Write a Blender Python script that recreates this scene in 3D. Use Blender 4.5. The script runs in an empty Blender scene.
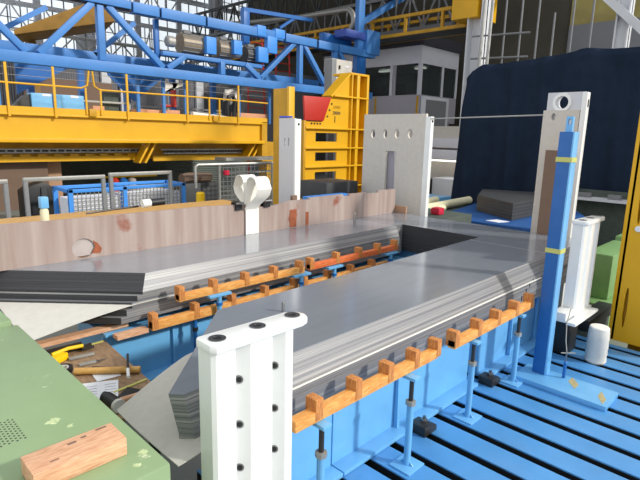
import bpy, bmesh, math, random
from mathutils import Vector, Matrix
random.seed(7)
S = bpy.context.scene
C = S.collection
PI = math.pi

# ------------------------------------------------------------------ materials
def srgb(r, g, b):
    f = lambda c: (c/12.92 if c <= .04045 else ((c+.055)/1.055)**2.4)
    return (f(r/255), f(g/255), f(b/255), 1)

def mat(name, col, rough=.5, metal=0., var=.10, scale=6., bump=0., emit=0., spec=.5, stretch=(1,1,1), dirt=None, coat=0.):
    m = bpy.data.materials.new(name); m.use_nodes = True
    nt = m.node_tree; N = nt.nodes; Lk = nt.links
    b = N['Principled BSDF']
    b.inputs['Roughness'].default_value = rough
    b.inputs['Metallic'].default_value = metal
    b.inputs['Specular IOR Level'].default_value = spec
    if coat: b.inputs['Coat Weight'].default_value = coat; b.inputs['Coat Roughness'].default_value = .15
    tc = N.new('ShaderNodeTexCoord'); mp = N.new('ShaderNodeMapping'); mp.inputs['Scale'].default_value = stretch
    Lk.new(tc.outputs['Object'], mp.inputs['Vector'])
    nz = N.new('ShaderNodeTexNoise'); nz.inputs['Scale'].default_value = scale; nz.inputs['Detail'].default_value = 6
    nz.inputs['Roughness'].default_value = .6
    Lk.new(mp.outputs[0], nz.inputs['Vector'])
    rp = N.new('ShaderNodeValToRGB')
    rp.color_ramp.elements[0].position = .3; rp.color_ramp.elements[1].position = .7
    c0 = dirt if dirt else tuple(max(0, c*(1-var)) for c in col[:3])+(1,)
    c1 = tuple(min(1, c*(1+var)) for c in col[:3])+(1,)
    rp.color_ramp.elements[0].color = c0; rp.color_ramp.elements[1].color = c1
    Lk.new(nz.outputs['Fac'], rp.inputs['Fac'])
    Lk.new(rp.outputs['Color'], b.inputs['Base Color'])
    if bump:
        bp = N.new('ShaderNodeBump'); bp.inputs['Strength'].default_value = bump; bp.inputs['Distance'].default_value = .02
        Lk.new(nz.outputs['Fac'], bp.inputs['Height']); Lk.new(bp.outputs['Normal'], b.inputs['Normal'])
    if emit:
        Lk.new(rp.outputs['Color'], b.inputs['Emission Color']); b.inputs['Emission Strength'].default_value = emit
    return m

def wood(name, c0, c1, stretch, rough=.6, scale=9., bump=.15):
    m = mat(name, c0, rough, stretch=stretch, scale=scale, bump=bump)
    rp = [n for n in m.node_tree.nodes if n.type == 'VALTORGB'][0]
    rp.color_ramp.elements[0].color = c0; rp.color_ramp.elements[1].color = c1
    rp.color_ramp.elements[0].position = .35; rp.color_ramp.elements[1].position = .62
    return m

def worn(name, col, mark, thr=.66, rough=.45, scale=2.5, **k):
    """paint with scuffs: a second noise reveals a different colour"""
    m = mat(name, col, rough, scale=scale, **k)
    nt = m.node_tree; N = nt.nodes; Lk = nt.links
    b = N['Principled BSDF']; rp = [n for n in N if n.type == 'VALTORGB'][0]
    tc = [n for n in N if n.type == 'TEX_COORD'][0]
    nz = N.new('ShaderNodeTexNoise'); nz.inputs['Scale'].default_value = 5.; nz.inputs['Detail'].default_value = 8; nz.inputs['Roughness'].default_value = .7
    Lk.new(tc.outputs['Object'], nz.inputs['Vector'])
    r2 = N.new('ShaderNodeValToRGB'); r2.color_ramp.elements[0].position = thr; r2.color_ramp.elements[1].position = thr+.06
    Lk.new(nz.outputs['Fac'], r2.inputs['Fac'])
    mx = N.new('ShaderNodeMix'); mx.data_type = 'RGBA'
    Lk.new(r2.outputs['Color'], mx.inputs[0]); Lk.new(rp.outputs['Color'], mx.inputs[6]); mx.inputs[7].default_value = mark
    Lk.new(mx.outputs[2], b.inputs['Base Color'])
    return m

M = {}
M['blue'] = mat('blue_paint', srgb(110,178,228), .38, var=.07, scale=3, coat=.2)
M['blue_deck'] = worn('blue_deck_paint', srgb(84,152,212), srgb(120,178,224), .66, .33, scale=2)
M['blue_deep'] = mat('deep_blue_paint', srgb(30,102,176), .4, var=.08, scale=3)
M['blue_crane'] = mat('crane_blue_paint', srgb(62,126,196), .5, var=.10, scale=1.2)
M['blue_plate'] = mat('bright_blue_plate', srgb(62,142,226), .5, var=.05)
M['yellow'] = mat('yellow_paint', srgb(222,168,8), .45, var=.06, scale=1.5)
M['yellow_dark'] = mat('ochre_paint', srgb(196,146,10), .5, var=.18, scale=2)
M['red'] = mat('red_paint', srgb(188,44,30), .5, var=.06)
M['white'] = mat('white_enamel', srgb(236,238,236), .3, var=.03, coat=.2)
M['white_matt'] = mat('white_card', srgb(240,238,230), .7, var=.03)
M['offwhite'] = mat('pale_board', srgb(205,203,195), .8, var=.05, scale=14)
M['sheetgrey'] = mat('grey_pressboard', srgb(192,189,180), .8, var=.05, scale=20)
M['beige'] = mat('beige_steel_plate', srgb(206,200,190), .7, var=.05, scale=14)
M['steel'] = mat('bare_steel', srgb(150,150,150), .3, .9, var=.15)
M['darksteel'] = mat('dark_steel', srgb(70,68,66), .4, .7, var=.2)
M['galv'] = mat('galvanised_steel', srgb(165,165,160), .45, .5, var=.12)
M['black'] = mat('black_plastic', srgb(26,27,29), .5, var=.2)
M['slot_shade'] = mat('black_slot_shade', srgb(8,9,12), .9, var=.1)  # black stands for the shade deep in the deck slots
M['darkgrey'] = mat('dark_grey_metal', srgb(58,60,62), .55, var=.15)
M['midgrey'] = mat('mid_grey_metal', srgb(120,122,124), .6, var=.08)
M['brown'] = mat('brown_hardboard', srgb(124,100,84), .7, var=.06, scale=10)
M['green'] = worn('green_paint', srgb(140,164,122), srgb(222,226,190), .66, .38, scale=1.6, var=.10)
M['green2'] = mat('pale_green_paint', srgb(120,160,100), .5, var=.08)
M['greendark'] = mat('dark_green_panel', srgb(74,84,76), .7, var=.2)
M['orange_x'] = wood('orange_stained_timber', srgb(214,136,58), srgb(236,178,100), (1.2,6,6), .55)
M['orange_red'] = wood('red_stained_timber', srgb(206,92,44), srgb(226,124,66), (1.5,8,8), .55)
M['tooth'] = wood('tooth_timber', srgb(176,104,52), srgb(212,146,78), (8,8,2), .6)
M['pine'] = wood('raw_pine', srgb(198,144,108), srgb(224,180,144), (2,12,12), .7, scale=7)
M['bench'] = wood('bench_plywood', srgb(132,104,78), srgb(158,130,100), (8,2,8), .65, scale=5)
M['plank'] = wood('yellow_brown_plank', srgb(186,138,70), srgb(208,164,96), (2,10,10), .6, scale=5)
M['card'] = mat('cardboard', srgb(176,140,112), .85, var=.06, scale=3)
M['carddark'] = mat('brown_cardboard', srgb(112,92,78), .85, var=.08, scale=3)
M['pink'] = mat('salmon_board', srgb(214,156,120), .8, var=.08)
M['navy'] = mat('navy_cloth', srgb(32,44,62), .9, var=.12, scale=3, spec=.1)
M['tape'] = mat('pale_yellow_tape', srgb(196,196,110), .6, var=.04)
M['patch'] = mat('worn_tape_patch', srgb(176,164,120), .7, var=.2, scale=30)
M['yplastic'] = mat('yellow_plastic', srgb(246,198,10), .4, var=.03)
M['paper'] = mat('white_paper', srgb(226,228,234), .8, var=.03)
M['cord'] = mat('white_cord', srgb(226,222,212), .8, var=.06, scale=30, stretch=(1,1,12), bump=.3)
M['cream'] = mat('cream_tube', srgb(228,222,186), .6, var=.04)
M['redplastic'] = mat('crimson_plastic', srgb(200,30,62), .4, var=.05)
M['floor'] = mat('concrete_floor', srgb(126,130,124), .6, var=.10, scale=1.2)
M['tile'] = mat('dark_floor', srgb(96,88,78), .5, var=.2, scale=2)
M['wallgrey'] = mat('grey_cladding', srgb(120,122,126), .8, var=.05, scale=.4)
M['walldark'] = mat('dark_wall', srgb(78,74,64), .9, var=.22, scale=.25)
M['roof'] = mat('dark_roof', srgb(88,88,88), .9, var=.15, scale=.3)
M['whitesteel'] = mat('white_painted_steel', srgb(206,208,212), .6, var=.06, scale=1)
M['boothgrey'] = mat('booth_cladding', srgb(205,205,213), .6, var=.04, scale=1)
M['boothlow'] = mat('booth_lower_cladding', srgb(162,158,166), .6, var=.04, scale=1)
M['boothroof'] = mat('booth_roof', srgb(54,54,64), .7, var=.06)
M['glow'] = mat('daylight_glazing', srgb(232,240,246), .4, var=.05, emit=.9)
M['lamp'] = mat('lamp_tube', srgb(255,252,240), .4, var=0, emit=2.)
M['copper'] = mat('motor_winding', srgb(140,128,112), .5, .3, var=.25, stretch=(14,1,1), scale=4)
M['motorgrey'] = mat('motor_casing', srgb(168,166,160), .5, .2, var=.12)
M['cabinet'] = mat('beige_cabinet', srgb(190,184,174), .6, var=.04)
M['rust_x'] = mat('rust',srgb(150,82,52),.8,var=.25,scale=14)
M['pallet_blue'] = mat('pallet_blue_paint',srgb(26,82,146),.5)
M['column_shade_blue'] = mat('shaded_column_blue',srgb(34,98,168),.4)  # shade of the column's unlit side put into the blue
M['ochre_brown'] = mat('brown_ochre_paint',srgb(150,112,44),.6,var=.2,scale=2)
M['scuff'] = mat('bare_scuff',srgb(206,214,168),.7,var=.2,scale=40,dirt=srgb(150,176,124))
M['skin'] = mat('grey_cardboard', srgb(178,168,164), .8)

def glass_mat():
    m = bpy.data.materials.new('tinted_glass'); m.use_nodes = True
    b = m.node_tree.nodes['Principled BSDF']
    b.inputs['Base Color'].default_value = srgb(120,128,128); b.inputs['Roughness'].default_value = .06
    b.inputs['Transmission Weight'].default_value = .85; b.inputs['IOR'].default_value = 1.1
    return m
M['glass'] = glass_mat()

def lam_mat():
    """stacked sheet edges: very fine horizontal layers, streaked along the sheet"""
    m = bpy.data.materials.new('lamination_edges'); m.use_nodes = True
    nt = m.node_tree; N = nt.nodes; Lk = nt.links; b = N['Principled BSDF']
    tc = N.new('ShaderNodeTexCoord'); mp = N.new('ShaderNodeMapping'); mp.inputs['Scale'].default_value = (.12,.12,34)
    Lk.new(tc.outputs['Object'], mp.inputs['Vector'])
    nz = N.new('ShaderNodeTexNoise'); nz.inputs['Scale'].default_value = 1.6; nz.inputs['Detail'].default_value = 5; nz.inputs['Roughness'].default_value = .65
    Lk.new(mp.outputs[0], nz.inputs['Vector'])
    rp = N.new('ShaderNodeValToRGB'); e = rp.color_ramp.elements
    e[0].position = .33; e[0].color = srgb(98,100,106); e[1].position = .68; e[1].color = srgb(168,167,165)
    x = rp.color_ramp.elements.new(.5); x.color = srgb(132,133,136)
    Lk.new(nz.outputs['Fac'], rp.inputs['Fac']); Lk.new(rp.outputs['Color'], b.inputs['Base Color'])
    b.inputs['Metallic'].default_value = .1; b.inputs['Roughness'].default_value = .42
    bp = N.new('ShaderNodeBump'); bp.inputs['Strength'].default_value = .25; bp.inputs['Distance'].default_value = .004
    Lk.new(nz.outputs['Fac'], bp.inputs['Height']); Lk.new(bp.outputs['Normal'], b.inputs['Normal'])
    return m
M['lam'] = lam_mat()

M['lam_cut'] = mat('lamination_cut_ends', srgb(62,63,66), .6, .2, var=.25, scale=1.6, stretch=(.3,.3,60))
def cut_ends(o):
    o.data.materials.append(M['lam_cut'])
    for p in o.data.polygons:
        if p.normal.x < -.3 and not (p.normal.y < -.3 and min(v.co.y for v in o.data.vertices)+core.location.y < 3): p.material_index = 1
def top_mat():
    """rolled electrical steel sheet: semi-gloss, faint rolling streaks along X"""
    m = mat('electrical_steel_sheet', srgb(154,160,169), .15, .35, var=.05, scale=2.2, stretch=(.5,4,1))
    return m
M['sheet'] = top_mat()

def panel_mat():
    m = bpy.data.materials.new('pinkish_pressboard'); m.use_nodes = True
    nt = m.node_tree; N = nt.nodes; Lk = nt.links; b = N['Principled BSDF']
    tc = N.new('ShaderNodeTexCoord'); mp = N.new('ShaderNodeMapping'); mp.inputs['Scale'].default_value = (7,7,.5)
    Lk.new(tc.outputs['Object'], mp.inputs['Vector'])
    nz = N.new('ShaderNodeTexNoise'); nz.inputs['Scale'].default_value = 1.3; nz.inputs['Detail'].default_value = 6
    Lk.new(mp.outputs[0], nz.inputs['Vector'])
    rp = N.new('ShaderNodeValToRGB'); e = rp.color_ramp.elements
    e[0].position = .34; e[0].color = srgb(152,131,123); e[1].position = .66; e[1].color = srgb(174,158,150)
    Lk.new(nz.outputs['Fac'], rp.inputs['Fac'])
    n2 = N.new('ShaderNodeTexNoise'); n2.inputs['Scale'].default_value = 1.7; n2.inputs['Detail'].default_value = 4
    Lk.new(tc.outputs['Object'], n2.inputs['Vector'])
    r2 = N.new('ShaderNodeValToRGB'); r2.color_ramp.elements[0].position = .66; r2.color_ramp.elements[1].position = .72
    Lk.new(n2.outputs['Fac'], r2.inputs['Fac'])
    mx = N.new('ShaderNodeMix'); mx.data_type = 'RGBA'; mx.inputs[7].default_value = srgb(140,84,66)
    Lk.new(r2.outputs['Color'], mx.inputs[0]); Lk.new(rp.outputs['Color'], mx.inputs[6]); Lk.new(mx.outputs[2], b.inputs['Base Color'])
    b.inputs['Roughness'].default_value = .55
    return m
M['panel'] = panel_mat()

def corr_mat(name, c0, c1, freq, axis=0):
    m = bpy.data.materials.new(name); m.use_nodes = True
    nt = m.node_tree; N = nt.nodes; Lk = nt.links; b = N['Principled BSDF']
    tc = N.new('ShaderNodeTexCoord'); wv = N.new('ShaderNodeTexWave'); wv.bands_direction = 'XYZ'[axis]; wv.inputs['Scale'].default_value = freq
    Lk.new(tc.outputs['Object'], wv.inputs['Vector'])
    bp = N.new('ShaderNodeBump'); bp.inputs['Strength'].default_value = .6; bp.inputs['Distance'].default_value = .06
    Lk.new(wv.outputs['Fac'], bp.inputs['Height']); Lk.new(bp.outputs['Normal'], b.inputs['Normal'])
    nz = N.new('ShaderNodeTexNoise'); nz.inputs['Scale'].default_value = .4; Lk.new(tc.outputs['Object'], nz.inputs['Vector'])
    rp = N.new('ShaderNodeValToRGB'); rp.color_ramp.elements[0].color = c0; rp.color_ramp.elements[1].color = c1
    rp.color_ramp.elements[0].position = .35; rp.color_ramp.elements[1].position = .65
    Lk.new(nz.outputs['Fac'], rp.inputs['Fac']); Lk.new(rp.outputs['Color'], b.inputs['Base Color'])
    b.inputs['Roughness'].default_value = .75
    return m
M['corr'] = corr_mat('corrugated_cladding', srgb(104,104,110), srgb(124,124,130), 2.4, 0)
M['slat'] = corr_mat('green_grey_slats', srgb(84,94,88), srgb(112,120,114), 3.2, 2)

# ------------------------------------------------------------------ mesh helpers
class MB:
    def __init__(s): s.v = []; s.f = []
    def quad_box(s, P):       # 8 corner points: bottom 4 then top 4
        n = len(s.v); s.v += [tuple(p) for p in P]
        for q in ((3,2,1,0),(4,5,6,7),(0,1,5,4),(1,2,6,5),(2,3,7,6),(3,0,4,7)): s.f.append([n+i for i in q])
        return s
    def box(s, x0, x1, y0, y1, z0, z1):
        return s.quad_box([(x0,y0,z0),(x1,y0,z0),(x1,y1,z0),(x0,y1,z0),(x0,y0,z1),(x1,y0,z1),(x1,y1,z1),(x0,y1,z1)])
    def bar(s, p, q, w, h, up=(0,0,1)):
        p = Vector(p); q = Vector(q); d = (q-p).normalized(); up = Vector(up)
        if abs(d.dot(up)) > .98: up = Vector((0,1,0))
        a = d.cross(up).normalized()*w/2; b = a.cross(d).normalized()*h/2
        return s.quad_box([p-a-b,p+a-b,q+a-b,q-a-b,p-a+b,p+a+b,q+a+b,q-a+b])
    def prism(s, pts, axis, a, b):
        """2D polygon extruded along axis from a to b (pts are the other two coords in order)"""
        def P(u, v, w): return {'x':(w,u,v),'y':(u,w,v),'z':(u,v,w)}[axis]
        n = len(s.v); k = len(pts)
        s.v += [P(u,v,a) for u,v in pts]+[P(u,v,b) for u,v in pts]
        s.f.append([n+i for i in range(k)][::-1]); s.f.append([n+k+i for i in range(k)])
        for i in range(k): j = (i+1)%k; s.f.append([n+i,n+j,n+k+j,n+k+i])
        return s
    def tube(s, pts, r, n=12, cap=True, radii=None):
        pts = [Vector(p) for p in pts]; rings = []; a = None
        for i, p in enumerate(pts):
            d = (pts[min(i+1,len(pts)-1)]-pts[max(i-1,0)]).normalized()
            if a is None:
                u = Vector((0,0,1)) if abs(d.z) < .9 else Vector((1,0,0)); a = d.cross(u).normalized()
            else: a = (a-d*a.dot(d)).normalized()
            b = d.cross(a); rr = radii[i] if radii else r
            base = len(s.v); s.v += [tuple(p+(a*math.cos(2*PI*k/n)+b*math.sin(2*PI*k/n))*rr) for k in range(n)]; rings.append(base)
        for i in range(len(rings)-1):
            for k in range(n):
                k2 = (k+1)%n; s.f.append([rings[i]+k,rings[i]+k2,rings[i+1]+k2,rings[i+1]+k])
        if cap: s.f.append([rings[0]+k for k in range(n)][::-1]); s.f.append([rings[-1]+k for k in range(n)])
        return s
    def cyl(s, p, q, r, n=16): return s.tube([p,q], r, n)
    def lathe(s, prof, cx, cy, n=24):
        """profile of (r, z) revolved about a vertical axis"""
        rings = []
        for r, z in prof:
            rings.append(len(s.v)); s.v += [(cx+r*math.cos(2*PI*k/n), cy+r*math.sin(2*PI*k/n), z) for k in range(n)]
        for i in range(len(rings)-1):
            for k in range(n):
                k2 = (k+1)%n; s.f.append([rings[i]+k,rings[i]+k2,rings[i+1]+k2,rings[i+1]+k])
        s.f.append([rings[0]+k for k in range(n)][::-1]); s.f.append([rings[-1]+k for k in range(n)])
        return s
    def ring(s, c, axis, r0, r1, t, n=20):
        """flat annulus of thickness t about an axis"""
        ax = {'x':(Vector((0,1,0)),Vector((0,0,1)),Vector((1,0,0))),'y':(Vector((1,0,0)),Vector((0,0,1)),Vector((0,1,0))),'z':(Vector((1,0,0)),Vector((0,1,0)),Vector((0,0,1)))}[axis]
        c = Vector(c); b = len(s.v)
        for off in (-t/2, t/2):
            for r in (r0, r1):
                s.v += [tuple(c+(ax[0]*math.cos(2*PI*k/n)+ax[1]*math.sin(2*PI*k/n))*r+ax[2]*off) for k in range(n)]
        A, B, D, E = b, b+n, b+2*n, b+3*n
        for k in range(n):
            j = (k+1)%n
            for q in ((A+k,B+k,B+j,A+j),(D+k,D+j,E+j,E+k),(B+k,E+k,E+j,B+j),(A+k,A+j,D+j,D+k)): s.f.append(list(q))
        return s
    def plate_holes(s, u0, u1, v0, v1, axis, a, b, holes):
        """rectangular plate (u,v) with rounded/rect holes [(cu,cv,hw,hh,round)], one hole per column cell"""
        holes = sorted(holes); edges = [u0]
        for i in range(len(holes)-1): edges.append((holes[i][0]+holes[i+1][0])/2)
        edges.append(u1)
        def P(u, v, w): return {'x':(w,u,v),'y':(u,w,v),'z':(u,v,w)}[axis]
        for i, h in enumerate(holes):
            cu, cv, hw, hh, rd = h; l, r = edges[i], edges[i+1]; K = 24; inn = []; out = []
            for k in range(K):
                t = 2*PI*k/K+PI/4; c, sn = math.cos(t), math.sin(t)
                m = max(abs(c), abs(sn)); sc, ss = c/m, sn/m
                if rd: iu, iv = cu+hw*c, cv+hh*sn
                else: iu, iv = cu+hw*sc, cv+hh*ss
                inn.append((iu, iv)); out.append((cu+((r-cu) if sc > 0 else (cu-l))*sc, cv+((v1-cv) if ss > 0 else (cv-v0))*ss))
            n = len(s.v)
            for w in (a, b): s.v += [P(*p, w) for p in inn]+[P(*p, w) for p in out]
            for k in range(K):
                j = (k+1)%K
                s.f += [[n+k,n+j,n+K+j,n+K+k],[n+2*K+k,n+3*K+k,n+3*K+j,n+2*K+j],[n+k,n+2*K+k,n+2*K+j,n+j],[n+K+k,n+K+j,n+3*K+j,n+3*K+k]]
        return s
    def build(s, name, material, parent=None, bevel=0., smooth=True):
        root = parent
        while root is not None and root.parent is not None: root = root.parent
        vs = s.v
        if root is not None: off = Vector(root.location)
        else:
            xs = [v[0] for v in vs]; ys = [v[1] for v in vs]; zs = [v[2] for v in vs]
            off = Vector(((min(xs)+max(xs))/2, (min(ys)+max(ys))/2, min(zs)))
        me = bpy.data.meshes.new(name)
        me.from_pydata([tuple(Vector(v)-off) for v in vs], [], s.f)
        bm = bmesh.new(); bm.from_mesh(me); bmesh.ops.recalc_face_normals(bm, faces=bm.faces)
        if bevel:
            es = [e for e in bm.edges if len(e.link_faces) == 2 and e.calc_face_angle(0) > .6]
            bmesh.ops.bevel(bm, geom=es, offset=bevel, segments=2, profile=.6, affect='EDGES', clamp_overlap=True)
        bm.to_mesh(me); bm.free()
        if smooth:
            for p in me.polygons: p.use_smooth = True
            me.set_sharp_from_angle(angle=math.radians(32))
        me.materials.append(M[material] if isinstance(material, str) else material)
        o = bpy.data.objects.new(name, me); C.objects.link(o)
        if parent is not None: o.parent = parent
        else: o.location = off
        return o

def tag(o, label, cat, group=None):
    o['label'] = label; o['category'] = cat
    if group: o['group'] = group
    return o
def thing(name, label, cat, loc, group=None):
    o = bpy.data.objects.new(name, None); o.empty_display_size = .1; C.objects.link(o); o.location = loc
    return tag(o, label, cat, group)
def struct(o): o['kind'] = 'structure'; return o
def stuff(o): o['kind'] = 'stuff'; return o
def kids(o): return [c for c in C.objects if c.parent == o]
def dup(root, loc, label, group=None, rotz=None):
    r = root.copy(); C.objects.link(r); r.location = loc; r['label'] = label
    if group: r['group'] = group
    if rotz is not None: r.rotation_euler = (0,0,rotz)
    for ch in kids(root):
        c = ch.copy(); C.objects.link(c); c.parent = r
        for g in kids(ch):
            d = g.copy(); C.objects.link(d); d.parent = c
    return r
def box(name, m, dims, parent=None, bevel=0.): return MB().box(*dims).build(name, m, parent, bevel)
def one(name, label, cat, m, dims, bevel=0., group=None): return tag(box(name, m, dims, None, bevel), label, cat, group)

# ------------------------------------------------------------------ the setting
FZ = -.5
struct(box('floor', 'floor', (-3,35,-4,46,FZ-.1,FZ)))
struct(box('wall_back', 'corr', (2,46,44.5,44.8,FZ,8.2)))
struct(box('wall_right', 'walldark', (34,34.3,-2,44.5,FZ,19)))
struct(MB().box(9,35,14,45,16.8,17.0).build('ceiling', 'roof'))
# high daylight windows in the back wall
m = MB()
for x0 in range(2, 46, 4): m.box(x0-.25,x0+.25,44.3,44.8,8.2,17)
for z in (8.2, 11.2, 14.0, 16.6): m.box(2,46,44.35,44.75,z,z+.35)
struct(m.build('trim_1', 'whitesteel'))
k = 0
for x0 in range(2, 46, 4):
    if x0 > 34: break
    k += 1
    w = struct(box('window_%d'%k, 'glow', (x0+.25,x0+3.75,44.55,44.65,8.55,16.6)))
    b = MB()
    for i in range(1,4): b.box(x0+.25+i*.875-.04,x0+.25+i*.875+.04,44.48,44.55,8.55,16.6)
    for i in range(1,9): b.box(x0+.25,x0+3.75,44.48,44.55,8.55+i*.9-.03,8.55+i*.9+.03)
    b.build('window_frame', 'midgrey', w)
struct(box('trim_2', 'walldark', (38,46,44.3,44.5,8.2,17)))
# building columns
def column(n, x, y, w, z1, m='whitesteel', d=None):
    d = d or w; c = MB().box(x-w/2,x+w/2,y-d/2,y-d/2+.06,FZ,z1).box(x-w/2,x+w/2,y+d/2-.06,y+d/2,FZ,z1).box(x-.05,x+.05,y-d/2,y+d/2,FZ,z1)
    return struct(c.build(n, m))
column('trim_3', 24.6, 13.45, 1.0, 16, 'whitesteel', .78)
column('trim_4', 10.6, 43.6, 1.0, 9); column('trim_5', 17, 43.6, .9, 17); column('trim_6', 29.5, 43.6, 1.0, 17); column('trim_7', 36, 43.6, 1.2, 17)
column('trim_8', 24.3, 6.85, .5, 14)
struct(MB().bar((24.0,8.6,9.2),(24.0,4.9,5.6),.3,.3).build('trim_9', 'whitesteel'))
struct(box('trim_10', mat('lit_wall_ochre',srgb(150,138,84),.9,var=.3,scale=.5), (33.85,34,6,12.5,9.2,14)))  # yellowish light on the far wall, painted as an ochre rectangle
struct(box('trim_11', 'wallgrey', (33.8,34,6,12.5,7.6,9.2)))

# roof lattice girders
def lattice(name, label, x0, x1, y, z0, z1, step, m, chord=.14, web=.09, axis='x', group=None):
    g = MB(); P = (lambda t, z: (t, y, z)) if axis == 'x' else (lambda t, z: (y, t, z))
    r = thing(name, label, 'roof truss', P((x0+x1)/2, z0), group)
    MB().bar(P(x0,z1),P(x1,z1),chord,chord).build('top_chord', m, r); MB().bar(P(x0,z0),P(x1,z0),chord,chord).build('bottom_chord', m, r)
    t = x0; up = True
    while t < x1-.01:
        t2 = min(t+step, x1); g.bar(P(t, z0 if up else z1), P(t2, z1 if up else z0), web, web); g.bar(P(t2,z0),P(t2,z1),web*.8,web*.8); t = t2; up = not up
    g.build('web', m, r); return r
lattice('roof_truss', 'white lattice girder across the bright windows, upper left of the hall', 6, 22, 42, 9.2, 10.9, 1.1, 'whitesteel')
lattice('roof_truss', 'higher white lattice girder crossing the windows at the top left edge', 6, 24, 41, 11.5, 13.2, 1.2, 'whitesteel')
lattice('roof_truss', 'low pale lattice girder between the yellow crane underside and the blue gantry', 14, 32, 40, 7.9, 8.8, .9, 'galv')
lattice('roof_truss', 'long dark lattice girder under the roof behind the yellow walkway', 10, 44, 27.2, 10.8, 12.9, 1.1, 'darkgrey', .2, .1, 'y')
lattice('roof_truss', 'grey lattice girder beside the pipe bend at top centre', 16, 44, 26.4, 8.6, 10.6, 1.0, 'midgrey', .2, .09, 'y')
# grey pipe with a bend at top centre
pts = [(24,34,10.4),(24,26,9.85)]+[(24,21.9-.66*math.sin(a),9.07+.66*math.cos(a)) for a in (-.05,.3,.7,1.1,1.57,2.0,2.5,3.0)]+[(24,22.3,8.42)]
tag(MB().tube(pts,.16,12).build('pipe','galv'),'grey pipe with a U bend below the roof at top centre','pipe')

# ------------------------------------------------------------------ slotted blue floor table
T_X = [3.03-.315*k for k in range(4,0,-1)]+[3.03+.315*k for k in range(0,12)]
t = thing('slotted_table', 'large blue slotted steel floor table carrying the assembly', 'assembly table', (4.1,1.2,FZ))
m = MB(); bed = MB(); xs = [1.75]+T_X+[6.62]
for i in range(len(xs)-1):
    a = xs[i]+(.042 if i else 0); b = xs[i+1]-(.042 if i < len(xs)-2 else 0)
    m.box(a,b,-1.2,2.9,-.014,0); bed.box(a+.002,b-.002,-1.19,2.89,-.14,-.014)
m.build('deck', 'blue_deck', t, .003)
bed.build('slot_wall', 'slot_shade', t)  # slot sides and bed coloured black, their shade painted in
box('slot_bed', 'slot_shade', (1.76,6.6,-1.19,2.89,-.3,-.14), t)
box('table_body', 'blue_deep', (1.75,6.62,-1.2,2.9,FZ,-.3), t)

# ------------------------------------------------------------------ blue support beams under the core
def support_beam(label, x0, x1, yf, z1, fl, stiff, depth=.62):
    r = thing('support_beam', label, 'beam', ((x0+x1)/2, yf, 0), 'blue beams carrying the core')
    MB().box(x0,x1,yf,yf+depth,.003,z1).build('box_body','blue',r,.006)
    MB().box(x0,x1,yf-fl,yf+.01,.003,.035).build('bottom_flange','blue',r,.004)
    MB().box(x0,x1,yf-.06,yf+.02,z1-.03,z1).build('top_flange','blue',r,.004)
    for x in stiff: MB().prism([(yf-.006,.035),(yf-.045,.035),(yf-.03,z1-.03),(yf-.006,z1-.03)],'x',x-.012,x+.012).build('stiffener','blue',r)
    return r
support_beam('blue support beam under the near leg, left of the vertical joint line', 1.9, 2.44, 2.235, .635, .125, [])
support_beam('blue support beam under the near leg, right of the vertical joint line', 2.452, 4.42, 2.235, .635, .125, [3.2])
support_beam('blue support beam under the near leg, end section beside the blue column', 4.62, 6.6, 2.235, .635, .125, [5.3,6.0])
support_beam('deep blue support beam under the far leg, behind the tool bench', 1.75, 3.6, 4.5, .56, .16, [2.45])
support_beam('blue support beam under the far leg, hidden end toward the yoke', 3.612, 6.4, 4.5, .56, .16, [4.5])
support_beam('blue support beam under the far end yoke', 6.62, 7.4, 2.95, .635, .1, [], 2.4)

# ------------------------------------------------------------------ transformer core
T = 1.05
core = thing('laminated_steel_core', 'huge flat laminated steel core frame with wide glossy top on blue beams', 'transformer core', (4.2,3.6,.6))
ZS = [1.05-.02275*i for i in range(8)]+[.868,.815,.76,.70,.64]
NP = 12
YF = [2.21-.0125*i for i in range(8)]+[2.112,2.105,2.105,2.112]     # near leg, outer edge of each packet
JX = [6.25-.1*i for i in range(12)]                            # stepped joint between leg and yoke
def packet_pts(kind, i):
    yf = YF[i]
    if kind == 'near':
        s = .006*i
        tip = [(1.195+s, 2.262-.2*(2.21-yf)),(1.25+s, 2.205-.4*(2.21-yf))] if i < 8 else []
        return tip+[(1.72, yf),(JX[i]-.012, yf+.005),(JX[i]-.012, 3.3+.01*i),(2.12+s, 3.18+.01*i)]
    if kind == 'far':
        d = .010*i; cx = 2.2-.010*i-(.05*(i-7) if i > 7 else 0); yf = 4.52-d      # mitre corner
        return [(cx,yf),(6.35,4.6-d),(6.35,5.52),(cx-1.0-d,yf+1.0+d)]
    d = .01*i
    return [(JX[i]+.012,yf+.005),(7.5+d,yf+.01),(7.5+d,5.52),(6.36,5.52),(6.36,4.6),(6.52,4.6),(6.52,3.3),(JX[i]+.012,3.3)]
for kind, pname in (('near','core_leg'),('far','core_leg'),('yoke','core_yoke')):
    first = None
    for i in range(NP):
        zt, zb = ZS[i], ZS[i+1]; pts = packet_pts(kind, i); k = len(pts)
        g = MB().prism(pts,'z',zb,zt-(.0015 if i else 0))
        if i < 7:                                    # thin sheets, so the stepping reads as one slope
            for q,(x,y) in enumerate(packet_pts(kind, i+1)): g.v[q] = (x,y,zb)
        if kind == 'near' and i < 8: g.v = [(x,y,T-(T-z)*1.47) if x < 1.5 else (x,y,z) for x,y,z in g.v]
        o = g.build('lamination_packet' if first else pname,'lam',first or core); cut_ends(o)
        if first is None:
            first = o; MB().prism(pts,'z',T,T+.0015).build('top_sheet','sheet',first)
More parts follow.
